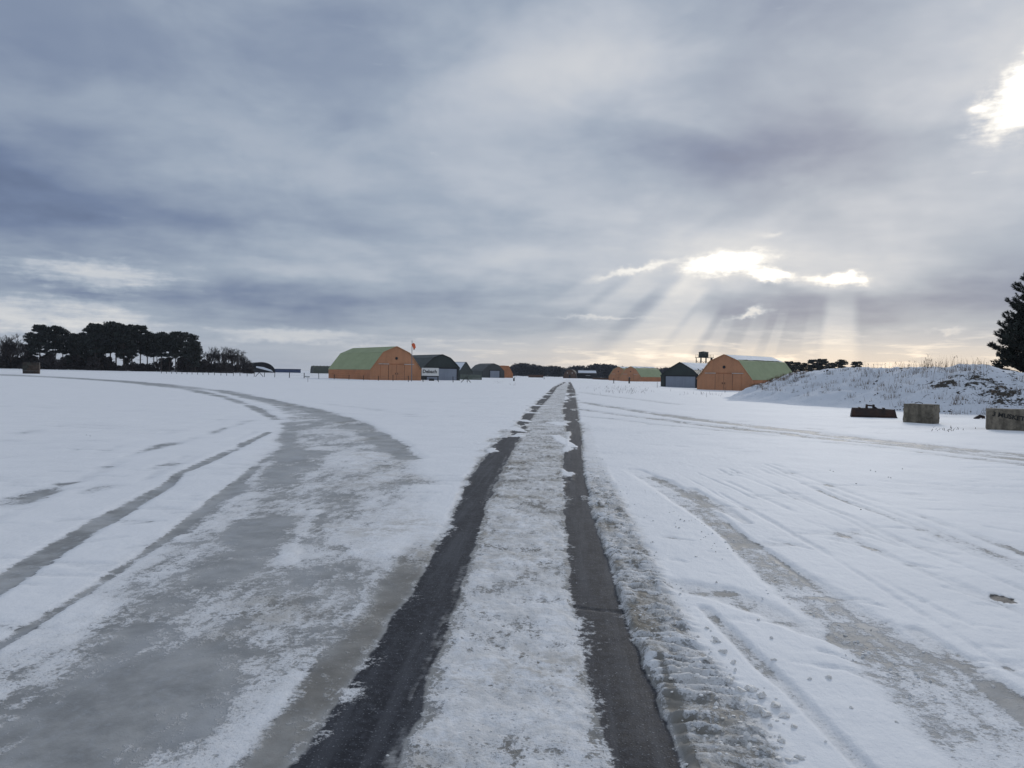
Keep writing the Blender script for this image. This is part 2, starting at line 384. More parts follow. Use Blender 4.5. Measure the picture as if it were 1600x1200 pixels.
# -- right side: tracks running out over the field
rt = stroke([(990, 735, 7), (1025, 752, 13), (1065, 778, 15), (1110, 810, 13), (1150, 842, 12), (1200, 882, 22), (1260, 925, 30), (1340, 980, 36), (1420, 1040, 52), (1520, 1115, 72), (1640, 1205, 95)], .35)
snow -= rt*(.60+.55*(nz-.5)*2+.5*(nw-.5)); ice = np.maximum(ice, rt); dirt = np.maximum(dirt, rt*(.02+.2*ss(nz, .45, .75))); hgt -= .014*rt; amp = amp*(1-rt)+.95*rt
for pts, dp, d in (([(1080, 765, 4), (1120, 790, 7), (1168, 820, 4)], .9, .03), ([(985, 905, 6), (1060, 915, 8), (1120, 925, 10), (1200, 955, 12), (1260, 985, 10), (1315, 1004, 5)], .75, .03),
                   ([(1100, 950, 6), (1150, 1000, 9), (1190, 1040, 10), (1240, 1085, 9), (1330, 1180, 10), (1380, 1230, 10)], .75, .03), ([(1430, 985, 8), (1500, 1030, 10), (1560, 1075, 14), (1640, 1140, 16)], .8, .03),
                   ([(1020, 745, 4), (1090, 780, 5), (1130, 800, 4)], .5, .02),
                   ([(905, 628, 1.5), (1000, 643, 2), (1100, 657, 2.2), (1300, 680, 2.6), (1450, 697, 3), (1640, 716, 3.5)], .95, .04),
                   ([(905, 640, 1.2), (1000, 652, 1.5), (1150, 670, 1.7), (1300, 686, 2), (1450, 702, 2.2), (1640, 724, 2.6)], .85, .04),
                   ([(905, 650, 1), (1050, 665, 1.3), (1200, 680, 1.5)], .5, .02),
                   ([(900, 612, 1.2), (960, 620, 1.2), (1060, 632, 1.2)], .55, .02), ([(1300, 692, 1.5), (1460, 710, 2), (1640, 732, 2.5)], .6, .02)):
    k = stroke(pts, .6); snow -= k*dp*(1-.5*ss(nw, .45, .65)); ice = np.maximum(ice, k*.9); dirt = np.maximum(dirt, k*.15); hgt -= d*.35*k; amp = amp*(1-k*.6)+1.0*k*.6
# bare soil hole in the snow
k = ss(stroke([(1556, 931, 3), (1568, 936, 4.5), (1580, 941, 3)], .9)+(fbm(X, Y, 5, 4, .6, 221)-.5)*.9, .3, .7); snow -= 2.0*k; dirt = np.maximum(dirt, k*1.0)

# -- the road itself
inroad = rows([(1230, 420, 1070), (1000, 575, 1000), (850, 690, 950), (760, 712, 922), (700, 760, 914), (650, 812, 908), (620, 845, 902), (600, 872, 894), (593, 884, 891)])
rl = np.interp(Y, inroad[:, 0], inroad[:, 1]-inroad[:, 2]); rr_ = np.interp(Y, inroad[:, 0], inroad[:, 1]+inroad[:, 2])
jr = (fbm(X, Y*.5, 1.1, 5, .6, 201)-.5)*(.5+1.2*ss(Y, 12, 30))
mid = ss(X-rl+jr, -.05, .25)*ss(rr_-X+jr*.6, -.05, .15)*(1-ss(Y, 120, 230)*.6)*(Y < 330)
msn = .86 + (fbm(X, Y, 2.2, 5, .6, 51)-.5)*1.2 - .10*ss(Y, 8, 14)
snow = snow*(1-mid) + msn*mid; amp = amp*(1-mid)+1.25*mid; ice = np.maximum(ice, mid)
dirt = np.maximum(dirt, mid*(.36+.5*ss(fbm(X, Y, 1.1, 4, .55, 61), .45, .8)+.25*ss(Y, 6, 11)*(1-ss(Y, 18, 30)))); hgt = hgt*(1-.6*mid) - .006*mid + mid*(nf-.5)*.030
# brown ice ribbon on the left edge
u, sg = band_f([(1240, 345, 490), (1200, 372, 500), (1100, 436, 560), (1000, 522, 630), (930, 580, 665), (880, 608, 690), (840, 636, 705), (800, 655, 712)], .10, 2.5, 71)
k = (1-ss(u, .45, 1.3))*(1-ss(Y+jag*1.5, 6.6, 9.6)); snow = snow*(1-.75*k)+.75*k*(.10+1.0*(nw-.5)+.8*(nz-.5)); ice = np.maximum(ice, k); dirt = np.maximum(dirt, k*(.72+.8*(nw-.5))); hgt -= .006*k; amp = amp*(1-k*.5)+.9*k*.5
# bare wet asphalt in the two wheel tracks
bare = np.zeros(X.shape); slush_e = np.zeros(X.shape)
u, sg = band_f([(1260, 385, 640), (1200, 425, 650), (1100, 500, 676), (1000, 578, 708), (950, 614, 722), (900, 648, 735), (850, 680, 750), (800, 704, 764), (760, 717, 779), (720, 748, 797), (690, 776, 812), (660, 806, 829), (640, 824, 841), (620, 847, 861), (605, 863, 871), (597, 880, 885)], .11, 2.8, 81)
kL = 1-ss(u, .55, 1.25)
kL = np.maximum(kL, stroke([(770, 704, 10), (790, 690, 10), (815, 672, 8)], .5)*.9)
u2, sg2 = band_f([(1260, 955, 1092), (1200, 940, 1074), (1100, 917, 1038), (1000, 895, 999), (900, 883, 963), (800, 878, 929), (740, 876, 916), (704, 879, 911), (690, 886, 911), (640, 877, 904), (610, 885, 899), (597, 888, 892)], .085, 3.6, 91)
kR = 1-ss(u2, .66, 1.2)
far = ss(Y, 18, 24)
for kk in (kL, kR):
    drift = ss(fbm(X*1.6, Y*.45, 1.0, 5, .6, 151)+.10*ss(-sg if kk is kL else -sg2, .1, 1.0)*1.6, .60, .74)*ss(Y, 9, 16)
    side_ = sg if kk is kL else sg2
    fl_ = (.40*ss(-side_, -.1, .95)+.30*ss(side_, .45, 1.0)+.25*ss(nz, .5, .72))*(1-.6*ss(Y, 9, 14))
    kh = ss(kk, .2, .8); snow = snow*(1-kk) + (-.20+fl_+(nz-.5)*.5+.1*far+1.3*drift)*kk; amp = amp*(1-kk)+(.74+.45*fl_)*kk + 1.6*kk*(1-kk); hgt = hgt*(1-kh)-.010*kh+.02*kk*drift
    bare = np.maximum(bare, kh); slush_e = np.maximum(slush_e, ss(kk, .12, .45)*(1-ss(kk, .55, .92)))
ice = ice*(1-bare) + bare*(far*.62-.4); dirt = dirt*(1-bare)+bare*(.1+.55*far*ss(vnoise(Y*.07+5, Y*0+3), .3, .6))
ice = np.maximum(ice, slush_e*.75); dirt = np.maximum(dirt, slush_e*.30)
# tyre-polished half of each track, left grey margin with scrapes
scr = ss(sg, .35, .6)*kL; ice = np.maximum(ice, scr*(.30*ss(fbm(X*3, Y*.35, 5.0, 3, .5, 211), .4, .6)))
# wind-blown snow tongues biting in from the left
jj = (fbm(X, Y, 4.0, 3, .5, 191)-.5)*.5
for pts in ([(700, 690, 5), (760, 680, 3), (806, 681, 1.2)], [(740, 668, 3), (790, 668, 2), (819, 674, 1)], [(770, 655, 2), (812, 656, 1.2), (828, 659, .8)], [(800, 643, 1.5), (834, 645, .8)], [(815, 632, 1.2), (847, 634, .7)], [(868, 680, 5), (880, 690, 6), (897, 698, 3)], [(866, 660, 5), (878, 664, 3)], [(838, 616, .9), (856, 617, .6)]):
    k = ss(stroke(pts, .8)+jj, .25, .8); snow = np.maximum(snow, k*1.5); dirt *= 1-k; bare *= 1-k; amp = amp*(1-k*.7)
edgeL = stroke([(700, 800, 14), (705, 770, 12), (735, 735, 14), (770, 700, 8)], .8)
dirt = np.maximum(dirt, stroke([(765, 705, 8), (775, 700, 7), (795, 678, 6)], .6)*.9*(1-bare))
ck = stroke([(893, 946, .8), (930, 951, .9), (990, 957, .8)], .5)
# -- ridged slush berm thrown up on the right of the road
ub, sb = band_f([(1260, 1062, 1290), (1200, 1042, 1255), (1100, 1010, 1190), (1000, 976, 1100), (900, 945, 1042), (800, 921, 988), (740, 910, 953), (700, 906, 935), (660, 903, 921)], .10, 2.0, 101)
kb = (1-ss(ub, .5, 1.2))*(1-bare)*(1-.75*ss(Y, 10, 19))
ph = Y*(2*math.pi/.115) + 2.2*sb + 11*fbm(X, Y, 1.6, 4, .55, 111)
rid = (np.sin(ph)*.5+.5)*ss(Y, 3.2, 4.2)*(1-ss(Y, 11, 16))*ss(fbm(X, Y, 2.5, 3, .5, 131), .32, .5)
snow = snow*(1-kb) + kb*(.62+.6*(fbm(X, Y, 3.5, 4, .6, 121)-.42)+.35*(rid-.5)); amp = amp*(1-kb)+1.0*kb; ice = np.maximum(ice, kb)
dirt = dirt*(1-kb)+kb*(.55+.4*(1-rid)*ss(-sb, -.6, .6)+.5*(nz-.5)); hgt = hgt*(1-kb)+kb*(.012+.026*rid*(.4+1.2*fbm(X, Y, 6.0, 3, .6, 241))+.10*(fbm(X, Y, 4.0, 5, .62, 141)-.42))
gk = stroke([(1030, 1030, 4), (1045, 1075, 5), (1058, 1130, 6), (1085, 1215, 8)], .5); snow -= gk*.8*(.4+1.2*nz); dirt = np.maximum(dirt, gk*.7); hgt -= gk*.004
hgt -= ck*.012; hgt += .014*ss(snow, .8, 1.3)*(1-bare)
Z = Tb + hgt
snow = np.clip(snow, -1, 2); dirt = np.clip(dirt, 0, 1)

# material of snow, ice, slush and wet asphalt
gm, b = newmat('snowy_ground'); geo = S.nt.nodes.new('ShaderNodeNewGeometry').outputs['Position']
def attr(n_):
    a = S.nt.nodes.new('ShaderNodeAttribute'); a.attribute_name = n_; return S(a.outputs['Fac'])
aS, aI, aD, aA, aG = attr('snow'), attr('ice'), attr('dirt'), attr('amp'), attr('gloss')
cn = lambda q, k=2.0: (q-.5)*k+.5
n1 = cn(noise(geo, 3.2, 6, .62)); n2 = cn(noise(geo, 17.0, 5, .66)); n3 = noise(geo, 80.0, 2, .6); n6 = cn(noise(geo, 42.0, 3, .65)); n4 = noise(geo, 1.1, 4, .55)
stretch = S.nt.nodes.new('ShaderNodeMapping'); lk(geo, stretch.inputs[0]); stretch.inputs['Scale'].default_value = (1.5, .55, 1)
n5 = cn(noise(stretch.outputs[0], 7.0, 5, .62))
fld = aS + ((n1-.5)*.55 + (n2-.5)*.75 + (n5-.5)*.65 + (n6-.5)*.5)*aA
msk = sstep(fld, .33, .67)
thin = sstep(fld, .35, 1.15)
asph = cmix(sstep(n2, .4, .68), (.022, .024, .031), (.042, .045, .056))
lane = S.nt.nodes.new('ShaderNodeMapping'); lk(geo, lane.inputs[0]); lane.inputs['Scale'].default_value = (7.0, .35, 1)
asph = cmix(sstep(noise(lane.outputs[0], 1.3, 4, .6), .42, .68)*.75, asph, (.070, .074, .086))
asph = cmix(sstep(n3, .62, .74)*.7, asph, (.34, .36, .39))
icec = cmix(sstep(n4 + (n1-.5)*.5, .3, .7), (.28, .28, .275), (.47, .468, .46))
icec = cmix(sstep(n2*.5+n5*.5, .45, .85)*.55, icec, (.50, .52, .55))
icec = cmix(sstep(noise(stretch.outputs[0], 1.6, 4, .6), .45, .70)*.5, icec, (.47, .49, .52))
icec = cmix(aD, icec, cmix(n1, (.13, .115, .09), (.26, .235, .195)))
base = cmix(sstep(aI + (n1-.5)*.3 + (n2-.5)*.25, .15, .6), asph, icec)
sn = cmix(sstep(n4, .3, .7), (.94, .938, .945), (.905, .905, .915))
sn = cmix((1.0-thin)*.45, sn, (.50, .52, .55))
sn = cmix(aD*sstep(n1 + (n2-.5)*.8, .15, .85)*.95, sn, (.36, .33, .28))
pit = sstep(n6*.6 + n2*.4, .58, .82)*sstep(aA, .55, 1.0)*sstep(fld, 1.6, .9)
sn = cmix(pit*.7, sn, (.30, .30, .30))
col = cmix(msk, base, sn)
lk(col, b.inputs['Base Color'])
icy = sstep(aI, .2, .7)
lk((1.0-msk)*(0.62 + (n1-.5)*.18 - aG*.28) + msk*.72, b.inputs['Roughness'])
lk((0.11 + aG*.30 + msk*.10), b.inputs['Specular IOR Level'])
h_ = msk*.45 + (n2-.5)*.45*(aA*.8+.05)*(msk*.8+.12) + (n5-.5)*.3*msk + (n3-.5)*.12 - pit*.35*msk
bumpn(h_, .8, .020, b)

smask = fanin > .5
roadm = (X > rl-.05) & (X < rr_ + .05) & (Y < 230) & (Y > -30)
def cells(m): return m[:-1, :-1]
reg = np.zeros((NY-1, NX-1), int); reg[cells(smask)] = 1; reg[cells(roadm)] = 2
# smooth normals of the whole sheet so the pieces meet without a seam
gy, gx = np.gradient(Z, ys, xs); NRM = np.dstack((-gx, -gy, np.ones_like(gx))); NRM /= np.linalg.norm(NRM, axis=2, keepdims=True)
idx = np.arange(NX*NY).reshape(NY, NX)
quad = np.stack((idx[:-1, :-1], idx[:-1, 1:], idx[1:, 1:], idx[1:, :-1]), -1)
P = np.stack((X, Y, Z), -1).reshape(-1, 3)
for ri, nm, lab, cat in ((0, 'snow_field', 'flat white snow field with faint scoured tyre marks', 'ground'), (1, 'icy_side_track', 'grey icy side track curving away from the road', 'track'), (2, 'road', 'asphalt road with two bare wet wheel tracks through dirty snow', 'road')):
    q = quad[reg == ri]; used, inv = np.unique(q, return_inverse=True); inv = inv.reshape(-1).astype(np.int32)
    me = bpy.data.meshes.new(nm); me.vertices.add(len(used)); me.vertices.foreach_set('co', P[used].astype(np.float32).ravel())
    me.loops.add(len(inv)); me.loops.foreach_set('vertex_index', inv); me.polygons.add(len(q)); me.polygons.foreach_set('loop_start', np.arange(0, len(inv), 4, dtype=np.int32))
    me.update(calc_edges=True); me.polygons.foreach_set('use_smooth', np.ones(len(q), bool))
    for an, arr in (('snow', snow), ('ice', ice), ('dirt', dirt), ('amp', amp), ('gloss', fanin*(1-bare)*(1-.5*dirt))):
        a = me.attributes.new(an, 'FLOAT', 'POINT'); a.data.foreach_set('value', arr.ravel()[used].astype(np.float32))
    me.normals_split_custom_set_from_vertices(NRM.reshape(-1, 3)[used].astype(np.float32))
    me.materials.append(gm); o = bpy.data.objects.new(nm, me); COL.objects.link(o); tag(o, lab, cat, None, 'structure')

# ------------------------------------------------------------------ the earth bank on the right
crest = [(1180, 67, 623), (1190, 66, 608), (1206, 64, 596), (1250, 60, 583), (1310, 56, 574.5), (1400, 51, 572.5), (1470, 48, 570), (1520, 46.5, 568), (1545, 46, 573), (1600, 45, 580), (1700, 43, 578), (1850, 41, 590), (2000, 40, 640)]
cp = []
for px, D, py in crest:
    p = at(px, D, py); cp.append((p.x, p.y, max(0, p.z)))
cp = np.array(cp)
mxs = np.linspace(cp[0, 0]-10, cp[-1, 0]+5, 360); mys = np.linspace(22, 92, 300)
MX, MY = np.meshgrid(mxs, mys)
def mound_h(x, y):
    best = np.zeros(x.shape)
    jx = x+(fbm(x, y, .25, 4, .55, 7)-.5)*2.2; jy = y+(fbm(x, y, .25, 4, .55, 19)-.5)*2.2
    for i in range(len(cp)-1):
        a, c = cp[i], cp[i+1]; ddx, ddy = c[0]-a[0], c[1]-a[1]
        t = np.clip(((jx-a[0])*ddx+(jy-a[1])*ddy)/(ddx*ddx+ddy*ddy), 0, 1)
        d = np.hypot(jx-a[0]-ddx*t, jy-a[1]-ddy*t); hh = a[2]+(c[2]-a[2])*t
        wd = 1.0+2.1*hh
        v = hh*(1-ss(d/wd, 0, 1))
        best = np.maximum(best, v)
    best = best*(1+.10*(fbm(x, y, .6, 4, .55, 29)-.5)) + (fbm(x, y, 1.3, 4, .6, 37)-.5)*.42*ss(best, .1, 1.0)
    return best
MZ = mound_h(MX, MY)
zb = terrain(MX, MY); hz_ = MZ + zb - .06 + .0*MX
def mound_z(x, y): return float(mound_h(np.array([[x]]), np.array([[y]]))[0, 0]) + tz(x, y) - .06
keep = MZ > .015
nX, nY = len(mxs), len(mys); idm = np.arange(nX*nY).reshape(nY, nX)
qm = np.stack((idm[:-1, :-1], idm[:-1, 1:], idm[1:, 1:], idm[1:, :-1]), -1)
kq = keep[:-1, :-1] | keep[1:, :-1] | keep[:-1, 1:] | keep[1:, 1:]
qm = qm[kq]; used, inv = np.unique(qm, return_inverse=True); inv = inv.reshape(-1, 4)
me = bpy.data.meshes.new('earth_bank'); me.from_pydata(np.stack((MX, MY, hz_), -1).reshape(-1, 3)[used].tolist(), [], inv.tolist()); me.update()
me.polygons.foreach_set('use_smooth', [True]*len(me.polygons))
# bare soil shows where the bank is lumpy, most on its right shoulder
gxm = MX.ravel()[used]; gym = MY.ravel()[used]; hm = MZ.ravel()[used]
pr = np.stack((gxm, gym, hz_.ravel()[used]), -1)-np.array(CAM); zc = pr@np.array(FW); pxs = 800+F*(pr@np.array(RT))/zc
soil_c = np.array([gp(1480, 640).x, 45.0])
so = .46*ss(hm, .08, .45) + .20*ss(fbm(gxm, gym, .22, 3, .5, 47), .45, .7) + .13*ss(gxm, 20, 27)
a = me.attributes.new('soil', 'FLOAT', 'POINT'); a.data.foreach_set('value', so.astype(np.float32))
mm, b = newmat('snowy_bank'); geo = S.nt.nodes.new('ShaderNodeNewGeometry').outputs['Position']
n1 = noise(geo, 1.5, 6, .66); n2 = noise(geo, 7.0, 5, .65); n4 = noise(geo, .6, 4, .55)
fs = attr('soil') + (n1-.5)*1.5 + (n2-.5)*1.0
mk = sstep(fs, .68, .82)
soilc = cmix(n2, (.022, .018, .014), (.085, .07, .05))
lk(cmix(mk, cmix(n4, (.83, .855, .90), (.75, .78, .835)), soilc), b.inputs['Base Color']); b.inputs['Roughness'].default_value = .85
bumpn((1.0-mk)*.6 + n2*.8, 1.0, .10, b)
me.materials.append(mm); bank = bpy.data.objects.new('earth_bank', me); COL.objects.link(bank); tag(bank, 'snow dusted earth bank with dead weeds on its crest', 'bank', None, 'structure')

# ------------------------------------------------------------------ buildings
ORANGE = lambda: sheet('terracotta_board', (.49, .23, .118), .3, 0, .75, .22, .25)
ORSIDE = lambda: sheet('terracotta_brick', (.44, .185, .086), .45, 2, .8, .3, .3)
GREEN = lambda: sheet('pale_green_sheet', (.335, .385, .215), .25, 1, .75, .22, .55)
DGREEN = lambda: sheet('dark_green_sheet', (.030, .042, .038), .25, 1, .55, .3, .5)
DGWALL = lambda: sheet('dark_green_cladding', (.026, .036, .033), .25, 0, .6, .3, .4)
STEEL = lambda: sheet('grey_roller_steel', (.27, .30, .36), .12, 2, .45, .15, .5)
PALE = lambda: simple('weathered_white_paint', (.55, .50, .46), .6)
BLACK = lambda: simple('dark_trim', (.012, .013, .016), .6)

def barn(name, label, px, D, alpha, W, H, Lg, prof, wall, side, roof, snow_up=(0, 0), snow_lo=(0, 0), sink=.1, cat='barn', group=None):
    """prof: half profile [(x/W2, z/H)] from eave to ridge; front gable looks along local -Y"""
    p = foot(px, D); rz = -bearing(p)+R(alpha); p.z -= sink
    t = empty(name, p, rz, label, cat, group)
    hw = W/2; pr = [(-x*hw, z*H) for x, z in prof]; full = [(-hw, 0)]+pr+[(-x, z) for x, z in pr[::-1][1:]]+[(hw, 0)]
    MB().prism(full, 0, .22).build('gable_wall', wall(), t)
    MB().prism(full, Lg-.22, Lg).build('gable_wall', wall(), t)
    for s_ in (-1, 1):
        MB().box((s_*(hw-.11), Lg/2, pr[0][1]/2), (.22, Lg-.46, pr[0][1]-.02)).build('side_wall', side(), t)
    n = len(pr)
    for i in range(n-1):
        for s_ in (-1, 1):
            a_, b_ = pr[i], pr[i+1]
            if s_ > 0: a_, b_ = (-b_[0], b_[1]), (-a_[0], a_[1])
            o = MB().slab(a_, b_, -.12-.02*i, Lg+.12+.02*i, .10+.02*i).build('roof_panel', roof(), t)
            upper = i == n-2; amt = (snow_up if upper else snow_lo)[0 if s_ < 0 else 1]
            if amt:
                # a worn blanket of snow lying on the sheet
                mb = MB(); nu, nv = 26, 8; A = Vector((a_[0], a_[1])); B = Vector((b_[0], b_[1])); dd = B-A; nn = Vector((-dd.y, dd.x)).normalized()
                vs = []; ok = {}
                for iu in range(nu+1):
                    for iv in range(nv+1):
                        tt = .05+.9*iv/nv; yv = .2+(Lg-.4)*iu/nu; q = A+dd*tt
                        edge = min(iu, nu-iu, 3)/3*min(iv, nv-iv, 1)
                        th = .13+.02*i+.10*edge*(.5+random.random())
                        vs.append((q.x+nn.x*th, yv, q.y+nn.y*th))
                        low = tt if s_ < 0 else 1-tt
                        ok[(iu, iv)] = low > (1-amt)*(1.0+.9*(vnoise(np.array(iu*.45+px), np.array(3.0+i))-.5))
                fsn = []
                for iu in range(nu):
                    for iv in range(nv):
                        c4 = [(iu, iv), (iu+1, iv), (iu+1, iv+1), (iu, iv+1)]
                        if sum(ok[c] for c in c4) >= 3: fsn.append(tuple(c[0]*(nv+1)+c[1] for c in c4))
                if fsn:
                    so_ = mb.add(vs, fsn).build('roof_snow', snowmat(), o, True)
    return t, full, pr
GAMB = [(1, .31), (.52, .815), (0, 1)]
def orange_front(t, W, H, detail=True):
    z0 = .05; dh = .46*H; dw = .155*W
    for k in (-1.5, -.5, .5, 1.5)[1:3]:
        d = MB().box((k*dw, -.06, dh/2+z0), (dw-.05, .10, dh)).build('door', ORANGE(), t)
        MB().box((k*dw-.36*dw*(1 if k > 0 else -1)*1.0, -.14, dh*.45), (.10, .08, .35)).build('door_handle', BLACK(), d)
    for k in (-1, 1):
        MB().box((k*1.5*dw, -.04, dh/2+z0), (dw-.05, .06, dh)).build('door_panel', ORANGE(), t)
        MB().box((k*.30*W*.83, -.10, dh+z0+.16), (.20*W, .16, .14)).build('door_rail', PALE(), t)
    MB().box((0, -.05, dh+z0+.14), (2*dw, .08, .12)).build('door_lintel', ORSIDE(), t)
    for s_ in (0, 1, 2): pass
    for s_ in (-1, 0, 1): MB().box((s_*dw, -.05, dh/2+z0), (.06, .125, dh)).build('door_edge', BLACK(), t)
    MB().tube([(0, -.03, .66*H), (0, -.10, .66*H)], .32, 10).build('vent', BLACK(), t)
def trim(t, pr, m, th=.16):
    for i in range(len(pr)-1):
        for s_ in (-1, 1):
            a_, b_ = pr[i], pr[i+1]
            if s_ > 0: a_, b_ = (-b_[0], b_[1]), (-a_[0], a_[1])
            MB().slab(a_, b_, -.20, -.145, .14+.02*i).build('verge_board', m, t)

t, full, pr = barn('gambrel_barn', 'orange barn with snow-free pale green roof beside the white lettered sign', 619, 166, 29, 12.4, 7.3, 21, GAMB, ORANGE, ORSIDE, GREEN)
orange_front(t, 12.4, 7.3); trim(t, pr, ORSIDE())
t, full, pr = barn('gambrel_barn', 'orange barn with snow along its upper green roof, half behind the earth bank', 1131, 157, -29, 12.4, 7.3, 21, GAMB, ORANGE, ORSIDE, GREEN, (.9, .92))
orange_front(t, 12.4, 7.3); trim(t, pr, ORSIDE())
t, full, pr = barn('gambrel_barn', 'far orange barn with patchy snow on its green roof, near the water tower', 985, 372, -36, 12.4, 7.3, 19, GAMB, ORANGE, ORSIDE, GREEN, (.8, .6))
orange_front(t, 12.4, 7.3)
t, full, pr = barn('gambrel_barn', 'far orange barn whose gable shows left of its snowy roofed twin', 966, 395, -36, 12.4, 7.3, 17, GAMB, ORANGE, ORSIDE, GREEN, (.8, .6))
orange_front(t, 12.4, 7.3)
DG1 = [(.97, .48), (.80, .62), (.45, .87), (0, 1)]
DG2 = [(1, .46), (.70, .68), (0, 1)]
def dark_front(t, W, H, cx=.0, dw=.72, dh=.45):
    w_ = W*dw; x0 = cx*W
    d = MB().box((x0, -.05, H*dh/2), (w_, .10, H*dh)).build('roller_door', STEEL(), t)
    for k in range(1, 6): MB().box((x0, -.115, H*dh*k/6), (w_-.02, .03, .05)).build('slat', STEEL(), d)
    for s_ in (-1, 1): MB().box((x0+s_*(w_/2+.2), -.08, H*dh/2), (.36, .16, H*dh)).build('door_frame', BLACK(), t)
    MB().box((x0, -.08, H*dh+.15), (w_+.76, .18, .26)).build('door_lintel', BLACK(), t)
t, full, pr = barn('dark_barn', 'dark green barn with grey roller door behind the white lettered sign', 690, 185, 29, 10.2, 6.2, 17, DG1, DGWALL, DGWALL, DGREEN, (0, .95), (0, .0))
dark_front(t, 10.2, 6.2, .0, .80, .46); trim(t, pr, BLACK())
t, full, pr = barn('dark_barn', 'dark green barn with blue grey roller door below the water tower', 1062, 185, -27, 10.2, 6.1, 17, DG2, DGWALL, DGWALL, DGREEN, (0, .95))
dark_front(t, 10.2, 6.1, .02, .76, .45); trim(t, pr, BLACK())
# low shed with snowy pitched roof and a board wall before it
t, full, pr = barn('pitched_shed', 'dark low shed with white snow on its sloping roof', 728, 232, 58, 7.5, 5.2, 9, [(1, .42), (0, 1)], DGWALL, DGWALL, DGREEN, (.95, .9))
t = empty('board_wall', foot(736, 212), -bearing(foot(736, 212)), 'low grey green board wall beside the dark shed', 'wall')
for k in range(6): MB().box((0, 0, .12+.235*k), (5.9, .12, .22)).build('board', simple('grey_green_board', (.13, .15, .125), .8), t)
for k in (-2.9, -1, 1, 2.9): MB().box((k, .12, .75), (.14, .12, 1.5)).build('post', simple('grey_green_board', (.13, .15, .125), .8), t)
t, full, pr = barn('arched_barn', 'distant dark grey arched barn standing next to an orange roofed one', 771, 330, 24, 10.4, 6.2, 15, DG1, lambda: sheet('grey_cladding', (.05, .055, .055), .3, 0, .6), DGWALL, lambda: sheet('grey_roof_sheet', (.055, .062, .06), .3, 1, .6))
dark_front(t, 10.4, 6.2, .05, .42, .5)
t, full, pr = barn('gambrel_barn', 'distant barn with an orange roof slope behind the dark arched barn', 786, 352, 18, 9.5, 5.6, 14, [(1, .30), (.55, .98), (0, 1)], ORSIDE, ORSIDE, ORANGE)

def arched(name, label, px, D, W, H, Lg, rz_off, wallm, roofm, cat, ribs=0, front=True, seg=14):
    p = foot(px, D); p.z -= .1; t = empty(name, p, -bearing(p)+R(rz_off), label, cat)
    arc = [(-W/2*math.cos(math.pi*i/seg), H*math.sin(math.pi*i/seg)**.9) for i in range(seg+1)]
    mb = MB(); vs = []; fs = []
    for k, (yv, g_) in enumerate(((0, 1.0), (Lg, 1.0), (Lg, .95), (0, .95))):
        vs += [(x*g_, yv, z*g_) for x, z in arc]
    n = seg+1
    for r_ in range(4):
        for i in range(seg): fs.append((r_*n+i, r_*n+i+1, ((r_+1) % 4)*n+i+1, ((r_+1) % 4)*n+i))
    mb.add(vs, fs).build('shell', roofm, t)
    if front: MB().prism([(x*.94, z*.94) for x, z in arc], .25, .45).build('end_wall_or_shade', wallm, t)  # a real wall on hut and hangar, painted mouth shade on the shelter
    MB().prism([(x*.94, z*.94) for x, z in arc], Lg-.5, Lg-.3).build('end_wall_or_shade', wallm, t)
    for k in range(ribs):
        yv = Lg*(k+.5)/ribs; MB().tube([(x*1.005, yv, z*1.005) for x, z in arc], .16, 5).build('rib', roofm, t)
    return t
darkm = simple('dark_concrete', (.035, .037, .042), .85)
t = arched('aircraft_shelter', 'dark arched shelter with snow on the slope in its mouth', 408, 380, 13.6, 5.3, 20, 8, simple('shelter_shade_black', (.012, .013, .016), .9), darkm, 'shelter')  # black front sheet paints the shade inside the open mouth; rear wall shares it
sm_ = MB().add([(-2.6, -.6, 2.5), (3.2, -.6, 1.0), (5.4, -.9, .55), (4.6, -.2, 1.4), (1.0, .1, 2.7), (-2.4, .1, 3.1)], [(0, 1, 2, 3, 4, 5)])
o = sm_.build('snowy_ledge', snowmat(), t); md = o.modifiers.new('solid', 'SOLIDIFY'); md.thickness = .25
MB().box((1.2, .0, .9), (9.5, .35, 1.7)).build('blast_wall', darkm, t)
t = arched('ribbed_hangar', 'grey green ribbed barrel-roofed hangar far beyond the fence', 487, 420, 5.2*1.6, 4.2, 15, -78, simple('hangar_grey', (.07, .075, .075), .8), sheet('hangar_green', (.085, .095, .075), .6, 1, .8), 'hangar', 8)
p = foot(448, 430); t = empty('blue_shed', p, -bearing(p), 'long low blue shed between the shelter and ribbed hangar', 'shed')
MB().box((0, 3, .95), (15, 6, 1.9)).build('wall', sheet('blue_cladding', (.05, .075, .15), .3, 0, .6), t)
MB().box((0, 3, 2.0), (15.4, 6.4, .18)).build('roof', sheet('blue_roof', (.06, .08, .13), .3, 0, .6), t)
t = arched('brick_hut', 'far brown arched brick hut at the end of the road', 890, 420, 7.4, 5.0, 11, -6, simple('brown_brick', (.12, .075, .055), .85, .3, 3), simple('brown_felt', (.07, .055, .05), .85), 'hut')
for k in (-1, 1): MB().box((k*1.3, .22, 3.0), (.55, .1, .5)).build('window', PALE(), t)
MB().box((0, .2, 1.0), (1.0, .12, 2.0)).build('door', BLACK(), t)
p = foot(917, 425); t = empty('snow_roofed_shed', p, -bearing(p), 'far dark shed with a bright snow covered roof beside the brick hut', 'shed')
MB().box((0, 3, 1.3), (11, 6, 2.6)).build('wall', simple('tarred_board', (.03, .03, .035), .8), t)
MB().add([(-5.8, -.6, 2.55), (5.8, -.6, 2.55), (5.0, 3, 4.5), (-5.2, 3, 4.5), (-5.8, 6.6, 2.55), (5.8, 6.6, 2.55)], [(0, 1, 2, 3), (3, 2, 5, 4), (0, 3, 4), (1, 5, 2)]).build('roof', simple('dark_felt', (.04, .04, .045), .8), t)
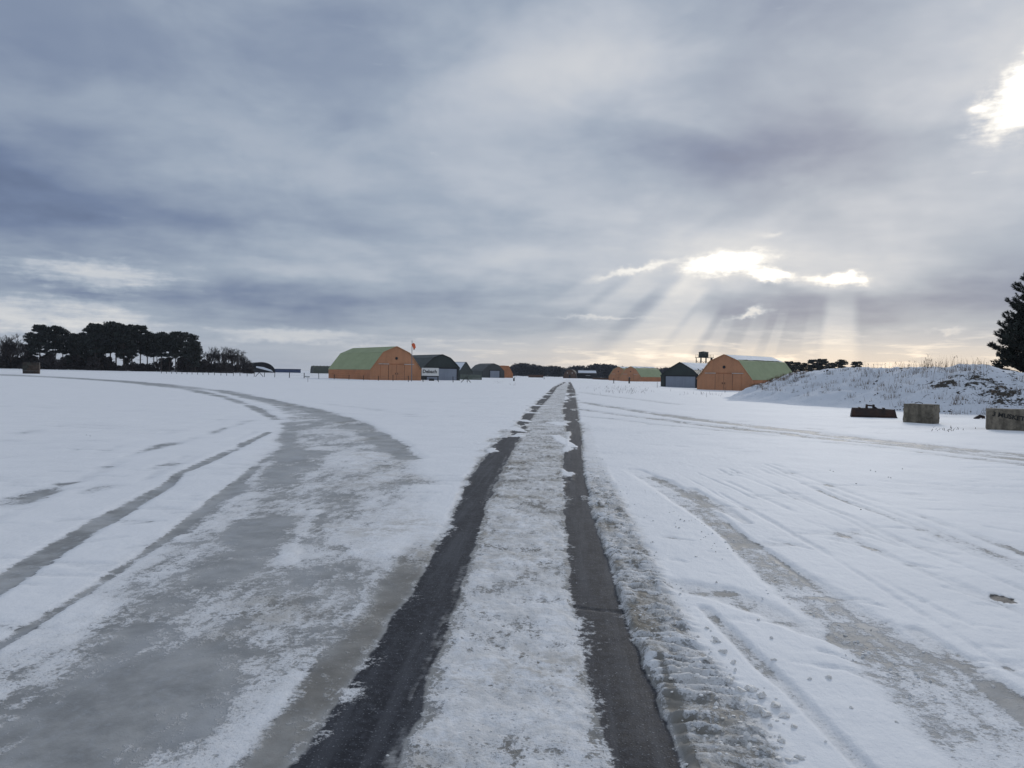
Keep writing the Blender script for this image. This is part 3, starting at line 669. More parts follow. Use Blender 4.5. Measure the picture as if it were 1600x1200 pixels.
MB().add([(-4.9, .3, 3.16), (5.2, .3, 3.16), (4.9, 2.9, 4.56), (-4.9, 2.9, 4.56)], [(0, 1, 2, 3)]).build('roof_snow', snowmat(), t)
MB().box((.5, -.4, 1.8), (2.6, .8, .12)).build('porch_snow', snowmat(), t)
brownw = simple('brown_timber', (.12, .065, .045), .8)
for px, D, w_, h_2, lab in ((837, 450, 8.8, 1.5, 'low brown timber store before the far wood'), (940, 400, 9.5, .9, 'long low brown wall between the far hut and orange barns')):
    p = foot(px, D); t = empty('timber_store', p, -bearing(p), lab, 'store')
    MB().box((0, 1, h_2/2), (w_, 2, h_2)).build('wall', brownw, t); MB().box((0, 1, h_2+.06), (w_+.2, 2.3, .12)).build('lid', simple('brown_felt', (.07, .055, .05), .85), t)
    for k in range(4): MB().box((-w_/2+w_*(k+.5)/4, -.04, h_2/2), (.14, .08, h_2-.02)).build('batten', brownw, t)
for px, D, lab in ((850, 300, 'small white roadside marker box before the far wood'), (804, 300, 'small white marker box near the orange-roofed barn')):
    p = foot(px, D); t = empty('marker_box', p, 0, lab, 'marker')
    MB().box((0, 0, .35), (.5, .3, .7)).build('body', simple('white_paint', (.75, .75, .76), .5), t); MB().box((0, 0, .74), (.6, .4, .08)).build('cap', snowmat(), t)

# water tower
p = foot(1098.5, 300); t = empty('water_tower', p, R(20), 'dark green water tank on tall legs behind the right-hand barns', 'water tower')
wg = simple('tower_green', (.020, .03, .026), .6); zp = 10.2
MB().tube([(0, 0, zp+.15), (0, 0, zp+2.0)], 1.85, 18).build('tank', wg, t)
MB().tube([(0, 0, zp+2.0), (0, 0, zp+2.15), (0, 0, zp+2.5)], [2.0, 1.9, .2], 18).build('tank_roof', wg, t)
MB().box((.4, 0, zp), (5.8, 4.4, .18)).build('platform', wg, t)
for i, (lx, ly) in enumerate(((-2.2, -1.7), (2.2, -1.7), (2.2, 1.7), (-2.2, 1.7), (0, -1.7), (0, 1.7))):
    MB().tube([(lx, ly, 0), (lx, ly, zp-.05)], .16, 6).build('leg', wg, t)
for (a_, b_) in (((-2.2, -1.7), (2.2, -1.7)), ((2.2, -1.7), (2.2, 1.7)), ((2.2, 1.7), (-2.2, 1.7)), ((-2.2, 1.7), (-2.2, -1.7))):
    MB().tube([(*a_, zp-4.5), (*b_, zp-1.0)], .06, 4).build('brace', wg, t); MB().tube([(*a_, zp-1.0), (*b_, zp-4.5)], .06, 4).build('brace', wg, t)
for z_ in (.55, 1.05):
    MB().tube([(-2.4, -2.1, zp+z_), (3.2, -2.1, zp+z_), (3.2, 2.1, zp+z_), (-2.4, 2.1, zp+z_), (-2.4, -2.1, zp+z_)], .04, 4).build('railing', wg, t)
for x_ in (-2.4, -1, .4, 1.8, 3.2):
    for y_ in (-2.1, 2.1): MB().tube([(x_, y_, zp), (x_, y_, zp+1.1)], .04, 4).build('rail_post', wg, t)
MB().tube([(2.9, -1.2, 0), (2.9, -1.2, zp)], .35, 8).build('riser_pipe', wg, t)

# sign, windsock
p = foot(672, 168); t = empty('sign_board', p, -bearing(p)+R(6), 'white sign board lettered Debach standing before a dark barn', 'sign')
MB().box((0, 0, 1.95), (3.75, .08, 1.72)).build('panel', simple('sign_white', (.72, .71, .68), .5, .06), t)
for k in (-1, 1): MB().box((k*1.6, .10, 1.35), (.12, .12, 2.75)).build('post', BLACK(), t)
MB().box((0, .05, .95), (3.75, .10, .22)).build('rail', BLACK(), t)
MB().box((.35, .4, .25), (1.1, .5, .5)).build('counterweight', BLACK(), t)
def lettering(txt, size, mat, parent, loc, rot, name='lettering', bold=0.0, depth=.006):
    cu = bpy.data.curves.new('lettering', 'FONT'); cu.body = txt; cu.size = size; cu.extrude = depth; cu.align_x = 'CENTER'; cu.align_y = 'CENTER'; cu.offset = bold; cu.resolution_u = 3
    tmp = bpy.data.objects.new('tmp', cu); COL.objects.link(tmp); dg = bpy.context.evaluated_depsgraph_get(); me = bpy.data.meshes.new_from_object(tmp.evaluated_get(dg))
    bpy.data.objects.remove(tmp); me.name = name; me.materials.clear(); me.materials.append(mat)
    o = bpy.data.objects.new(name, me); COL.objects.link(o); o.parent = parent; o.location = loc; o.rotation_euler = rot; return o
lettering('Debach', 1.02, simple('sign_black', (.008, .008, .010), .6), t, (-.1, -.05, 2.0), (R(90), 0, 0), bold=.028)
p = foot(643, 150); t = empty('windsock_mast', p, 0, 'tall thin mast with a small limp orange windsock', 'windsock')
MB().tube([(0, 0, 0), (0, 0, 4), (0, 0, 8.0)], [.09, .075, .05], 8).build('pole', simple('galvanised', (.16, .17, .19), .5, .2, 2), t)
MB().tube([(0, 0, 7.3), (.22, -.1, 7.32)], .025, 5).build('arm', BLACK(), t)
MB().tube([(.16, -.08, 7.35), (.36, -.12, 7.05), (.50, -.14, 6.65), (.42, -.15, 6.2)], [.30, .34, .30, .14], 10).build('sock', simple('orange_fabric', (.75, .14, .05), .7), t, True)

# fence
post_m = simple('fence_timber', (.035, .028, .024), .85, .3, 3)
fpx = [(252, 580.5, 205)]+[(x_, 0, 0) for x_ in (260, 268, 276, 284, 292, 300, 308.5, 317, 326, 335, 345, 354, 364.5, 375, 386, 397, 413, 429, 452, 475, 498)]+[(x_, 0, 0) for x_ in (522, 545, 568, 591, 614, 638, 661, 685, 708, 730)]
fdist = lambda px: np.interp(px, [250, 330, 400, 500, 570, 640, 730, 760], [215, 195, 178, 162, 152, 142, 150, 156])
fence = empty('wire_fence', foot(500, 162), 0, 'thin wire fence of dark timber posts crossing the snow before the barns', 'fence')
inv_f = fence.location.copy(); tops = []
for i, (px, _, _) in enumerate(fpx):
    p = foot(px, float(fdist(px)))-inv_f; h_2 = random.uniform(1.05, 1.3) if px < 505 else random.uniform(.95, 1.25); r_ = .065 if px not in (452, 475) else .09
    lean = random.uniform(-.06, .06)
    MB().tube([p+Vector((0, 0, -.15)), p+Vector((lean, 0, h_2))], r_, 6).build('post', post_m, fence); tops.append(p+Vector((lean*.8, 0, h_2*.82)))
for dz_ in (0, -.4):
    MB().tube([q+Vector((0, 0, dz_)) for q in tops], .008, 3).build('wire', simple('wire', (.08, .08, .085), .5), fence)
for px in (405, 728):
    p = foot(px, float(fdist(px)))-inv_f
    for s_ in (-1, 1): MB().tube([p+Vector((s_*.95, 0, 0)), p+Vector((0, 0, 1.05))], .06, 6).build('strut', post_m, fence)
for px, D, h_2, r_, lab in ((959, 190, 1.25, .10, 'short leaning marker post in the snow beyond the road'), (983, 230, 1.9, .24, 'stout grey post before the far orange barn'), (1027, 150, 1.0, .04, 'thin stake in front of the right dark green barn'), (1133, 118, .85, .03, 'thin stake in front of the snow-topped orange barn'), (803, 200, .8, .22, 'small dark stump in the snow near the arched barn')):
    p = foot(px, D); t = empty('marker_post', p, 0, lab, 'post')
    MB().tube([(0, 0, -.1), (random.uniform(-.05, .05), 0, h_2)], [r_, r_*.85], 7).build('post', post_m, t); MB().tube([(0, 0, h_2-.02), (0, 0, h_2+.07)], [r_*.9, r_*.4], 7).build('cap', snowmat() if r_ > .15 else post_m, t)
p = foot(480, 118); t = empty('low_signboard', p, 0, 'tiny low board capped with snow by the fence', 'sign')
MB().tube([(.1, 0, 0), (.1, 0, .75)], .025, 5).build('stake', post_m, t); MB().box((0, 0, .78), (.7, .35, .12)).build('board', simple('grey_green_board', (.13, .15, .125), .8), t); MB().box((0, 0, .88), (.72, .36, .08)).build('snow_cap', snowmat(), t)

# brown stack on the left
p = foot(49, 150); t = empty('block_stack', p, -bearing(p)+R(-6), 'brown weathered stack of blocks standing alone in front of the pine wood', 'stack')
bms = [simple('stack_brown%d' % i, c, .9, .3, 1.5) for i, c in enumerate(((.055, .045, .038), (.075, .055, .042), (.05, .048, .04)))]
for r_ in range(4):
    for k in range(3 if r_ % 2 == 0 else 4):
        w_ = 2.8/3 if r_ % 2 == 0 else 2.8/4
        MB().box((-1.4+w_*(k+.5)+random.uniform(-.02, .02), random.uniform(-.03, .03), .28+.555*r_), (w_-.03, 1.7, .54)).build('block', random.choice(bms), t, bevel=.03)

# concrete blocks and the bucket by the bank
def concrete(name, c):
    m, b = newmat(name); co = objco(); sp = S.nt.nodes.new('ShaderNodeSeparateXYZ'); lk(co, sp.inputs[0])
    st = noise(comb(S(sp.outputs[0])*5.0, S(sp.outputs[1])*5.0, S(sp.outputs[2])*.8), 1.4, 6, .65); n = noise(co, 9, 6, .65); pit = noise(co, 45, 3, .6); big = noise(co, 2.2, 5, .6)
    lk(cmix(sstep(st, .4, .72)*.7, cmix(sstep(big*.6+n*.4, .38, .62), tuple(v*1.35 for v in c), tuple(v*.7 for v in c)), tuple(v*.42 for v in c)), b.inputs['Base Color'])
    b.inputs['Roughness'].default_value = .9; bumpn(n*.6+sstep(pit, .55, .7)*-.6, .6, .02, b); return m
cm1, cm2 = concrete('weathered_concrete', (.17, .148, .112)), concrete('weathered_concrete_pale', (.20, .172, .132))
def chunk_box(d, n=10, j=.012, chip=.035, skew=0.0):
    """a cast block: subdivided box with chipped arrises and a rough skin"""
    bm = bmesh.new(); bmesh.ops.create_cube(bm, size=1.0); bmesh.ops.subdivide_edges(bm, edges=bm.edges[:], cuts=n, use_grid_fill=True)
    for v in bm.verts:
        q = v.co; e = sum(abs(abs(c)-.5) < 1e-4 for c in q); p = Vector((q.x*d[0], q.y*d[1], (q.z+.5)*d[2]))
        if e >= 2: p -= Vector((math.copysign(1, q.x), math.copysign(1, q.y), math.copysign(1, q.z)))*chip*random.random()**2
        p += Vector((random.uniform(-j, j), random.uniform(-j, j), random.uniform(-j, j)))*.5; p.x += skew*p.z; v.co = p
    me = bpy.data.meshes.new('body'); bm.to_mesh(me); bm.free(); return me
def put(me, name, mat, parent, loc=(0, 0, 0), smooth=False):
    me.name = name; me.materials.append(mat); o = bpy.data.objects.new(name, me); COL.objects.link(o); o.parent = parent; o.location = loc
    if smooth: me.polygons.foreach_set('use_smooth', [True]*len(me.polygons))
    return o
g = gp(1444, 662); t = empty('concrete_block', (g.x, g.y+.3, g.z-.02), -bearing(g)+R(-20), 'plain grey concrete block standing between the rusty bucket and the lettered block', 'block')
put(chunk_box((1.16, .8, .82), 12, .012, .05, .02), 'body', cm1, t)
MB().tube([(-.25, 0, .80), (-.25, 0, .86), (-.1, 0, .90), (.05, 0, .86), (.05, 0, .80)], .015, 5).build('lifting_loop', simple('rust', (.05, .025, .015), .8), t)
g = gp(1576, 673); t = empty('concrete_block', (g.x+.35, g.y+.3, g.z-.02), -bearing(g)+R(4), 'concrete block with hand painted black lettering 3 MUSKETEERS at the foot of the bank', 'block')
put(chunk_box((1.75, .8, .80), 12, .012, .04), 'body', cm2, t)
lt = lettering('3 MUSKETEERS', .225, simple('black_paint', (.012, .012, .012), .7), t, (0.02, -.412, .50), (R(90), R(9), 0), bold=.005, depth=.008)

g = gp(1368, 653); t = empty('digger_bucket', (g.x, g.y+.2, g.z-.03), -bearing(g)+R(8), 'rusty dark excavator bucket lying face down in the snow by the bank', 'bucket')
rust = simple('rusted_steel', (.020, .013, .012), .75, .3, 3, (.055, .024, .014), 0.0, .3, 14)
prof = [(-.02, .0), (-.05, .12), (.02, .28), (.10, .42), (.20, .47), (.45, .47), (.60, .36), (.68, .15), (.70, 0)]
mb = MB(); n = len(prof); nu = 14; vs = []; fs = []
for iu in range(nu+1):
    x_ = -1+2*iu/nu
    for y_, z_ in prof: vs.append((x_*(.96-.05*(z_/.47)+.02*0) + (.0), y_, z_*(1-.10*max(0, x_))))
for iu in range(nu):
    for k in range(n-1): fs.append((iu*n+k, iu*n+k+1, (iu+1)*n+k+1, (iu+1)*n+k))
fs.append(tuple(range(n))); fs.append(tuple(range(nu*n, nu*n+n))[::-1])
mb.add(vs, fs).build('shell', rust, t)
MB().box((0, -.05, .035), (2.0, .10, .07)).build('cutting_edge', rust, t)
for s_ in (-1, 1): MB().add([(s_*.97, -.08, 0), (s_*.99, -.10, .02), (s_*.91, .12, .45), (s_*.89, .60, .40), (s_*.95, .72, 0)], [(0, 1, 2, 3, 4)]).build('side_plate', rust, t)
for x_ in (-.28, .02):
    MB().prism([(x_-.05, .42), (x_+.05, .42), (x_+.04, .64), (x_-.03, .65)], .22, .42).build('lug', rust, t)
MB().tube([(-.30, .32, .60), (.06, .32, .57)], .035, 8).build('pin', rust, t)
MB().prism([(.05, .40), (.30, .40), (.06, .56)], .25, .31).build('gusset', rust, t)
for x_ in (-.6, .45): MB().box((x_, .32, .475), (.06, .5, .05)).build('stiffener', rust, t)
g = gp(1531, 655); t = empty('scrap_plate', g, R(25), 'small bent scrap of dark plate lying between the two concrete blocks', 'scrap')
MB().add([(-.34, -.1, .0), (-.1, -.14, .10), (.08, -.12, .05), (.2, -.1, .16), (.36, 0, .03), (.2, .12, .18), (-.05, .12, .15), (-.3, .1, .05)], [(0, 1, 6, 7), (1, 2, 6), (2, 3, 5, 6), (3, 4, 5)]).build('sheet', rust, t).modifiers.new('solid', 'SOLIDIFY').thickness = .03
MB().tube([(-.3, .0, .06), (0, .02, .19), (.3, .05, .14)], .03, 5).build('rod', rust, t)

# ------------------------------------------------------------------ trees
needle = simple('pine_needles', (.020, .028, .022), .8, .4, .6, (.010, .014, .013))
bark = simple('pine_bark', (.060, .045, .040), .9, .35, 2.5)
twigm = simple('bare_twigs', (.050, .042, .040), .9, .3, .5)
def tri_cloud(C, rad, n, size, rg):
    """n little leaf faces spread through an ellipsoid"""
    d = rg.normal(size=(n, 3)); d /= np.linalg.norm(d, axis=1)[:, None]; r_ = rg.random(n)**.45
    c = np.array(C)+d*r_[:, None]*np.array(rad)
    a = rg.normal(size=(n, 3)); a /= np.linalg.norm(a, axis=1)[:, None]; b_ = np.cross(a, rg.normal(size=(n, 3))); b_ /= np.linalg.norm(b_, axis=1)[:, None]
    s_ = size*(.5+rg.random((n, 1)))
    return np.stack((c+a*s_, c-a*s_*.5+b_*s_*.6, c-a*s_*.5-b_*s_*.6), 1).reshape(-1, 3)
def cloud_obj(name, arr, mat, parent):
    n = len(arr); me = bpy.data.meshes.new(name); me.vertices.add(n); me.vertices.foreach_set('co', arr.astype(np.float32).ravel())
    me.loops.add(n); me.loops.foreach_set('vertex_index', np.arange(n, dtype=np.int32)); me.polygons.add(n//3); me.polygons.foreach_set('loop_start', np.arange(0, n, 3, dtype=np.int32))
    me.update(calc_edges=True); me.materials.append(mat); o = bpy.data.objects.new(name, me); COL.objects.link(o); o.parent = parent; return o
def pine(seed, H, crown0, spread, nclump, name='pine_tree'):
    rg = np.random.default_rng(seed); rd = random.Random(seed); t = empty(name, (0, 0, 0))
    lean = (rd.uniform(-.5, .5), rd.uniform(-.5, .5))
    ax = lambda z: Vector((lean[0]*(z/H)**2, lean[1]*(z/H)**2, z))
    mb = MB().tube([ax(z) for z in np.linspace(0, H*.95, 9)], [max(.04, .26*(1-.85*i/8)) for i in range(9)], 7)
    arrs = []
    for i in range(nclump):
        f = rd.random()**.8; z = H*(crown0+(1-crown0)*f*.96); env = spread*(1-.6*f**2.6)*(.5+.5*min(1, f*2.5+.2))
        an = rd.uniform(0, 2*math.pi); rad = env*rd.uniform(.25, 1.0); c = ax(z)+Vector((math.cos(an)*rad, math.sin(an)*rad, rd.uniform(-.2, .5)))
        sz = rd.uniform(.65, 1.25)*H/16
        arrs.append(tri_cloud(c, (sz*1.3, sz*1.3, sz*.6), 110, .30*H/16, rg))
        b0 = ax(max(H*.3, z-rad*.5)); mb.tube([b0, b0.lerp(c, .55)+Vector((0, 0, .15)), c], [.07, .05, .02], 4, False)
    for i in range(12):   # dead snags under the crown
        z = H*rd.uniform(.22, crown0+.05); an = rd.uniform(0, 6.28); l_ = rd.uniform(.5, 1.8); b0 = ax(z); mb.tube([b0, b0+Vector((math.cos(an)*l_, math.sin(an)*l_, l_*.15))], [.04, .012], 3, False)
    mb.build('trunk', bark, t, True); cloud_obj('crown', np.concatenate(arrs), needle, t); return t
def bare_tree(seed, H, spread=.32, levels=5, name='bare_tree', twig=1.0):
    rd = random.Random(seed); t = empty(name, (0, 0, 0)); mb = MB(); tw = MB()
    def grow_(p, d, ln, r_, lv):
        q = p+d*ln; m = p.lerp(q, .5)+Vector((rd.uniform(-.06, .06), rd.uniform(-.06, .06), 0))*ln
        if lv >= 3 or r_ < .03:
            s_ = d.orthogonal().normalized()*max(.022, r_*.9); tw.add([p-s_, p+s_, q], [(0, 1, 2)])
            s2 = d.cross(s_).normalized()*max(.022, r_*.9); tw.add([p-s2, p+s2, q], [(0, 1, 2)])
        else: mb.tube([p, m, q], [r_, r_*.85, r_*.65], 5, False)
        if lv == levels: return
        for k in range(rd.choice((3, 4, 5)) if lv else 7):
            f = rd.uniform(.35, 1.0); a = rd.uniform(0, 6.28); o_ = d.orthogonal().normalized(); o_.rotate(Matrix.Rotation(a, 3, d))
            nd = (d*rd.uniform(.75, 1.2)+o_*spread*rd.uniform(.8, 2.0)+Vector((0, 0, .18))).normalized()
            grow_(p.lerp(q, f), nd, ln*rd.uniform(.5, .75), r_*.55, lv+1)
    grow_(Vector((0, 0, 0)), Vector((rd.uniform(-.05, .05), 0, 1)).normalized(), H*.42, H*.017, 0)
    mb.build('trunk', bark, t); tw.build('twigs', twigm, t); return t
def place(proto, first, px, D, s_, label, cat, group, rz=None):
    o = proto if first else copy_tree(proto); o.location = foot(px, D); o.location.z -= .05
    o.rotation_euler = (0, 0, random.uniform(0, 6.28) if rz is None else rz); o.scale = (s_[0], s_[0], s_[1]); tag(o, label, cat, group); return o
protos = [pine(11, 16, .34, 3.3, 58), pine(12, 16, .28, 3.1, 62), pine(13, 16, .42, 3.5, 54), pine(14, 16, .16, 3.0, 66)]
seen = set()
def put_pine(k, px, D, topy, wide, label, group):
    top = at(px, D, topy); h_2 = top.z-foot(px, D).z; s_ = h_2/16.3
    o = place(protos[k], k not in seen, px, D, (s_*wide, s_), label, 'pine tree', group); seen.add(k); return o
LB = 'tall dark pine in the wood beyond the left snow field'
for (k, px, D, ty, wd) in [(3, 47, 300, 516, 1.0), (0, 62, 292, 506, 1.1), (1, 72, 310, 509, 1.1), (0, 86, 298, 508, 1.1), (2, 98, 305, 514, 1.1), (3, 110, 300, 522, .95), (1, 122, 310, 520, .9),
                           (3, 137, 295, 509, 1.2), (0, 149, 288, 504, 1.15), (1, 160, 298, 506, 1.2), (2, 172, 292, 503, 1.15), (0, 181, 300, 503, 1.1), (1, 193, 290, 505, 1.15), (2, 206, 305, 508, 1.0), (0, 219, 296, 507, 1.0),
                           (2, 230, 310, 518, 1.1), (0, 240, 300, 520, 1.0), (2, 252, 292, 519, 1.0), (1, 264, 300, 519, 1.0), (0, 274, 290, 517, 1.0), (1, 285, 296, 516, 1.05), (3, 297, 288, 519, 1.2), (3, 305, 282, 530, 1.15),
                           (1, 128, 330, 525, 1.0), (3, 155, 335, 514, 1.1), (2, 245, 335, 522, 1.0), (0, 115, 325, 520, 1.0), (3, 200, 330, 512, 1.1)]:
    put_pine(k, px, D, ty, wd, LB, 'pines of the left wood')
for i, (k, px, D, ty) in enumerate([(1, 1232, 330, 563), (0, 1244, 340, 565), (2, 1256, 335, 567), (0, 1270, 330, 561), (1, 1284, 335, 559), (2, 1298, 345, 567), (2, 1314, 340, 562), (0, 1338, 350, 564)]):
    put_pine(k, px, D, ty, 1.5, 'distant pine rising behind the earth bank beside the snow-topped orange barn', 'pines behind the bank')
bp = [bare_tree(21, 11, .30), bare_tree(22, 11, .36), bare_tree(23, 10, .42, 5)]
sb_ = set()
for (k, px, D, ty, wd, lab, grp) in [(0, 326, 315, 538, 1.0, 0, 0), (1, 335, 322, 540, 1, 0, 0), (0, 345, 312, 538, 1, 0, 0), (1, 354, 318, 539, 1, 0, 0), (0, 362, 325, 541, 1, 0, 0), (1, 371, 315, 543, 1, 0, 0), (0, 380, 320, 547, 1.0, 0, 0), (1, 330, 330, 541, 1, 0, 0), (0, 350, 332, 540, 1, 0, 0), (1, 366, 334, 542, 1, 0, 0), (0, 376, 330, 545, 1, 0, 0), (2, 386, 318, 555, 1.1, 0, 0),
                                     (2, 4, 300, 522, 1.2, 1, 1), (2, 16, 295, 516, 1.3, 1, 1), (1, 27, 305, 517, 1.5, 1, 1), (2, 36, 298, 524, 1.2, 1, 1), (1, -12, 300, 520, 1.4, 1, 1), (1, 10, 312, 520, 1.4, 1, 1)]:
    h_2 = at(px, D, ty).z-foot(px, D).z; s_ = h_2/(11.6 if k < 2 else 10.4)
    place(bp[k], k not in sb_, px, D, (s_*wd, s_), ('bare leafless tree between the pine wood and the dark shelter', 'bushy brown leafless tree at the far edge of the pine wood')[lab], 'tree', ('bare trees by the shelter', 'leafless trees at the wood edge')[grp]); sb_.add(k)

# big pine by the bank, with upturned tufted shoots
def big_pine(p, H):
    rd = random.Random(5); rg = np.random.default_rng(5); t = empty('pine_tree', p, 0, 'large dark bushy pine standing close behind the earth bank', 'pine tree')
    mb = MB().tube([(0, 0, z) for z in np.linspace(0, H*.97, 10)], [max(.03, .3*(1-.92*i/9)) for i in range(10)], 9); tris = []
    def shoot(c, d, n, l_):
        d = d.normalized()
        a = rg.normal(size=(n, 3)); a /= np.linalg.norm(a, axis=1)[:, None]; v = a*.85+np.array(d)*.9; v /= np.linalg.norm(v, axis=1)[:, None]
        o = np.array(c)+np.array(d)*rg.random((n, 1))*l_*1.2; s_ = np.cross(v, rg.normal(size=(n, 3))); s_ /= np.linalg.norm(s_, axis=1)[:, None]
        L_ = l_*(.7+.5*rg.random((n, 1))); tris.append(np.stack((o+v*L_, o+s_*.030, o-s_*.030), 1).reshape(-1, 3))
    nb = 230
    for i in range(nb):
        f = (i+.5)/nb; z = H*(.06+.93*f); env = 6.2*(1-f)**.50*(.82+.32*rd.random())*min(1, .72+f*1.6)
        an = i*2.399+rd.uniform(-.4, .4); b0 = Vector((0, 0, z)); d = Vector((math.cos(an), math.sin(an), .10+.35*f)); tip = b0+d*env+Vector((0, 0, .12*env))
        md_ = b0.lerp(tip, .55)-Vector((0, 0, .07*env)); mb.tube([b0, md_, tip], [.055*(1-f)+.02, .035, .012], 4, False)
        ns = max(4, int(env*8.5))
        for k in range(ns):
            u_ = .18+.82*(k+rd.random())/ns; c = b0.lerp(md_, u_/.55) if u_ < .55 else md_.lerp(tip, (u_-.55)/.45)
            sd = Vector((-math.sin(an), math.cos(an), 0))*rd.uniform(-1, 1)*(.35+.55*(1-u_))*min(1, env*.5); c2 = c+sd+Vector((0, 0, rd.uniform(-.05, .2)))
            shoot(c2, Vector((d.x*.5+sd.x*.4, d.y*.5+sd.y*.4, .75)), 24, .27)
            shoot(c.lerp(c2, .5), Vector((d.x*.5+sd.x*.5, d.y*.5+sd.y*.5, .35)), 12, .26)
    for i in range(300):
        f = rd.random(); an = rd.uniform(0, 6.28); z = H*(.05+.88*f); r_ = 5.3*(1-f)**.50*math.sqrt(rd.random())*1.08
        tris.append(tri_cloud((math.cos(an)*r_, math.sin(an)*r_, z), (.70, .70, .5), 70, .20, rg))
    mb.build('trunk', bark, t, True); cloud_obj('crown', np.concatenate(tris), needle, t)
    return t
pb = foot(1652, 72); big_pine(pb, 12.4)

# undergrowth and far woods
def wood(name, label, spots, mat, seed, nper, cat):
    rg = np.random.default_rng(seed); arrs = []
    for (x_, y_, z_, rw, rh) in spots:
        n = max(3, int(rh/rw)+2)
        for k in range(n):
            c = (x_+rg.normal()*rw*.25, y_+rg.normal()*rw*.25, z_+rh*(.12+.78*(k+.4)/n)); arrs.append(tri_cloud(c, (rw*(1.05-.35*k/n), rw, rh/n*.8), nper, rh*.055+.16, rg))
    o = cloud_obj(name, np.concatenate(arrs), mat, None); tag(o, label, cat, None, 'stuff'); return o
sp = []
for i in range(420):
    px = random.uniform(795, 1110) if i % 5 else random.uniform(1110, 1240); D = random.uniform(640, 860); p = foot(px, D)
    ty = np.interp(px, [795, 805, 820, 840, 870, 885, 900, 920, 935, 945, 970, 1000, 1050, 1100, 1240], [572, 567, 566, 569, 571, 573, 570, 570, 566, 567, 572, 575, 573, 574, 578])+random.uniform(-1, 3.5)
    h_2 = max(3, at(px, D, ty).z-p.z); sp.append((p.x, p.y, p.z-.3, random.uniform(2.6, 5.0), h_2))
for i in range(26):
    px = random.uniform(500, 545) if i < 6 else random.uniform(640, 800); D = random.uniform(560, 700); p = foot(px, D); sp.append((p.x, p.y, p.z-.3, 3.0, random.uniform(3, 5.0)))
wood('far_wood', 'dark band of far woodland along the horizon beyond the barns', sp, simple('far_needles', (.015, .020, .030), .85, .35, .05), 3, 46, 'wood')
sp = []
for i in range(170):
    px = random.uniform(-40, 392); D = random.uniform(285, 330); p = foot(px, D); sp.append((p.x, p.y, p.z-.2, random.uniform(1.2, 2.4), (random.uniform(2.6, 6.4) if not 175 < px < 240 else random.uniform(1.8, 3.4)) if px < 320 else random.uniform(2.2, 5.0)))
wood('undergrowth', 'dark brambly undergrowth at the foot of the left pine wood', sp, simple('brambles', (.030, .024, .024), .9, .3, .3), 4, 110, 'undergrowth')

# ------------------------------------------------------------------ weeds, clods and slush lumps
def blades(name, label, items, mat, cat):
    vs = []; fs = []
    for (p, h_2, wd, lean, an) in items:
        d = Vector((math.cos(an), math.sin(an), 0)); s_ = Vector((-d.y, d.x, 0))*wd; o = len(vs)
        m = p+d*lean*.35+Vector((0, 0, h_2*.6)); t_ = p+d*lean+Vector((0, 0, h_2))
        s3 = d*wd
        vs += [p-s_, p+s_, m+s_*.7, m-s_*.7, t_, p-s3, p+s3, m+s3*.7, m-s3*.7]; fs += [(o, o+1, o+2, o+3), (o+3, o+2, o+4), (o+5, o+6, o+7, o+8), (o+8, o+7, o+4)]
    o = MB().add(vs, fs); me = bpy.data.meshes.new(name); me.from_pydata(o.v, [], o.f); me.update(); me.materials.append(mat)
    ob = bpy.data.objects.new(name, me); COL.objects.link(ob); tag(ob, label, cat, None, 'stuff'); return ob
straw = simple('dead_straw', (.20, .13, .075), .9, .4, 1.0)
it = []
def on_bank(px, D):
    p = at(px, D); return Vector((p.x, p.y, mound_z(p.x, p.y)))
for i in range(430):     # tall dead stems along the crest
    px = random.gauss(1465, 55) if random.random() < .75 else random.uniform(1340, 1545)
    if px > 1550 or px < 1320: continue
    D0 = float(np.interp(px, [c[0] for c in crest], [c[1] for c in crest])); p = on_bank(px, D0+random.uniform(-2.6, 1.2)); h_2 = random.uniform(.08, .55)**1.0*(1+1.1*math.exp(-((px-1475)/45)**2)*random.random())
    an = random.uniform(0, 6.28); it.append((p, h_2, .004+.004*random.random(), h_2*random.uniform(.05, .45), an))
    if random.random() < .15:
        for k in range(3): it.append((p+Vector((0, 0, h_2*.75)), h_2*.3, .008, h_2*.15, random.uniform(0, 6.28)))
for i in range(160):     # tufts on the near slope
    px = random.uniform(1190, 1600); D0 = float(np.interp(px, [c[0] for c in crest], [c[1] for c in crest])); p = on_bank(px, D0-random.uniform(1, 7.5))
    for k in range(random.randint(4, 16)):
        q = p+Vector((random.gauss(0, .18), random.gauss(0, .18), 0)); it.append((q, random.uniform(.08, .40), .007, random.uniform(.02, .2), random.uniform(0, 6.28)))
for i in range(110):     # darker growth up the left shoulder of the bank
    px = random.uniform(1158, 1260); D0 = float(np.interp(px, [1158, 1200, 1260], [66.5, 62, 57.5])); p = on_bank(px, D0+random.uniform(-1.2, 1.5))
    for k in range(random.randint(5, 16)):
        q = p+Vector((random.gauss(0, .16), random.gauss(0, .16), -.03)); it.append((q, random.uniform(.06, .30), .010, random.uniform(.02, .25), random.uniform(0, 6.28)))
blades('dead_weeds', 'dry straw coloured weed stems growing on the snowy bank', it, straw, 'weeds')
it = []
for (px, py, sx, sy, n) in ((975, 607, 18, 3, 60), (950, 606, 25, 2, 30), (985, 613, 25, 2, 60), (1100, 617, 18, 1.5, 30), (1010, 600, 20, 3, 30), (1200, 612, 10, 3, 30), (1190, 621, 12, 2, 25), (800, 601, 4, 1, 10), (780, 597, 4, 1, 16), (1480, 672, 14, 2, 20)):
    for i in range(n):
        p = gp(random.gauss(px, sx), random.gauss(py, sy)); p.z += .02; it.append((p, random.uniform(.06, .25)*(1.5 if py < 620 else .5), .012, random.uniform(0, .15), random.uniform(0, 6.28)))
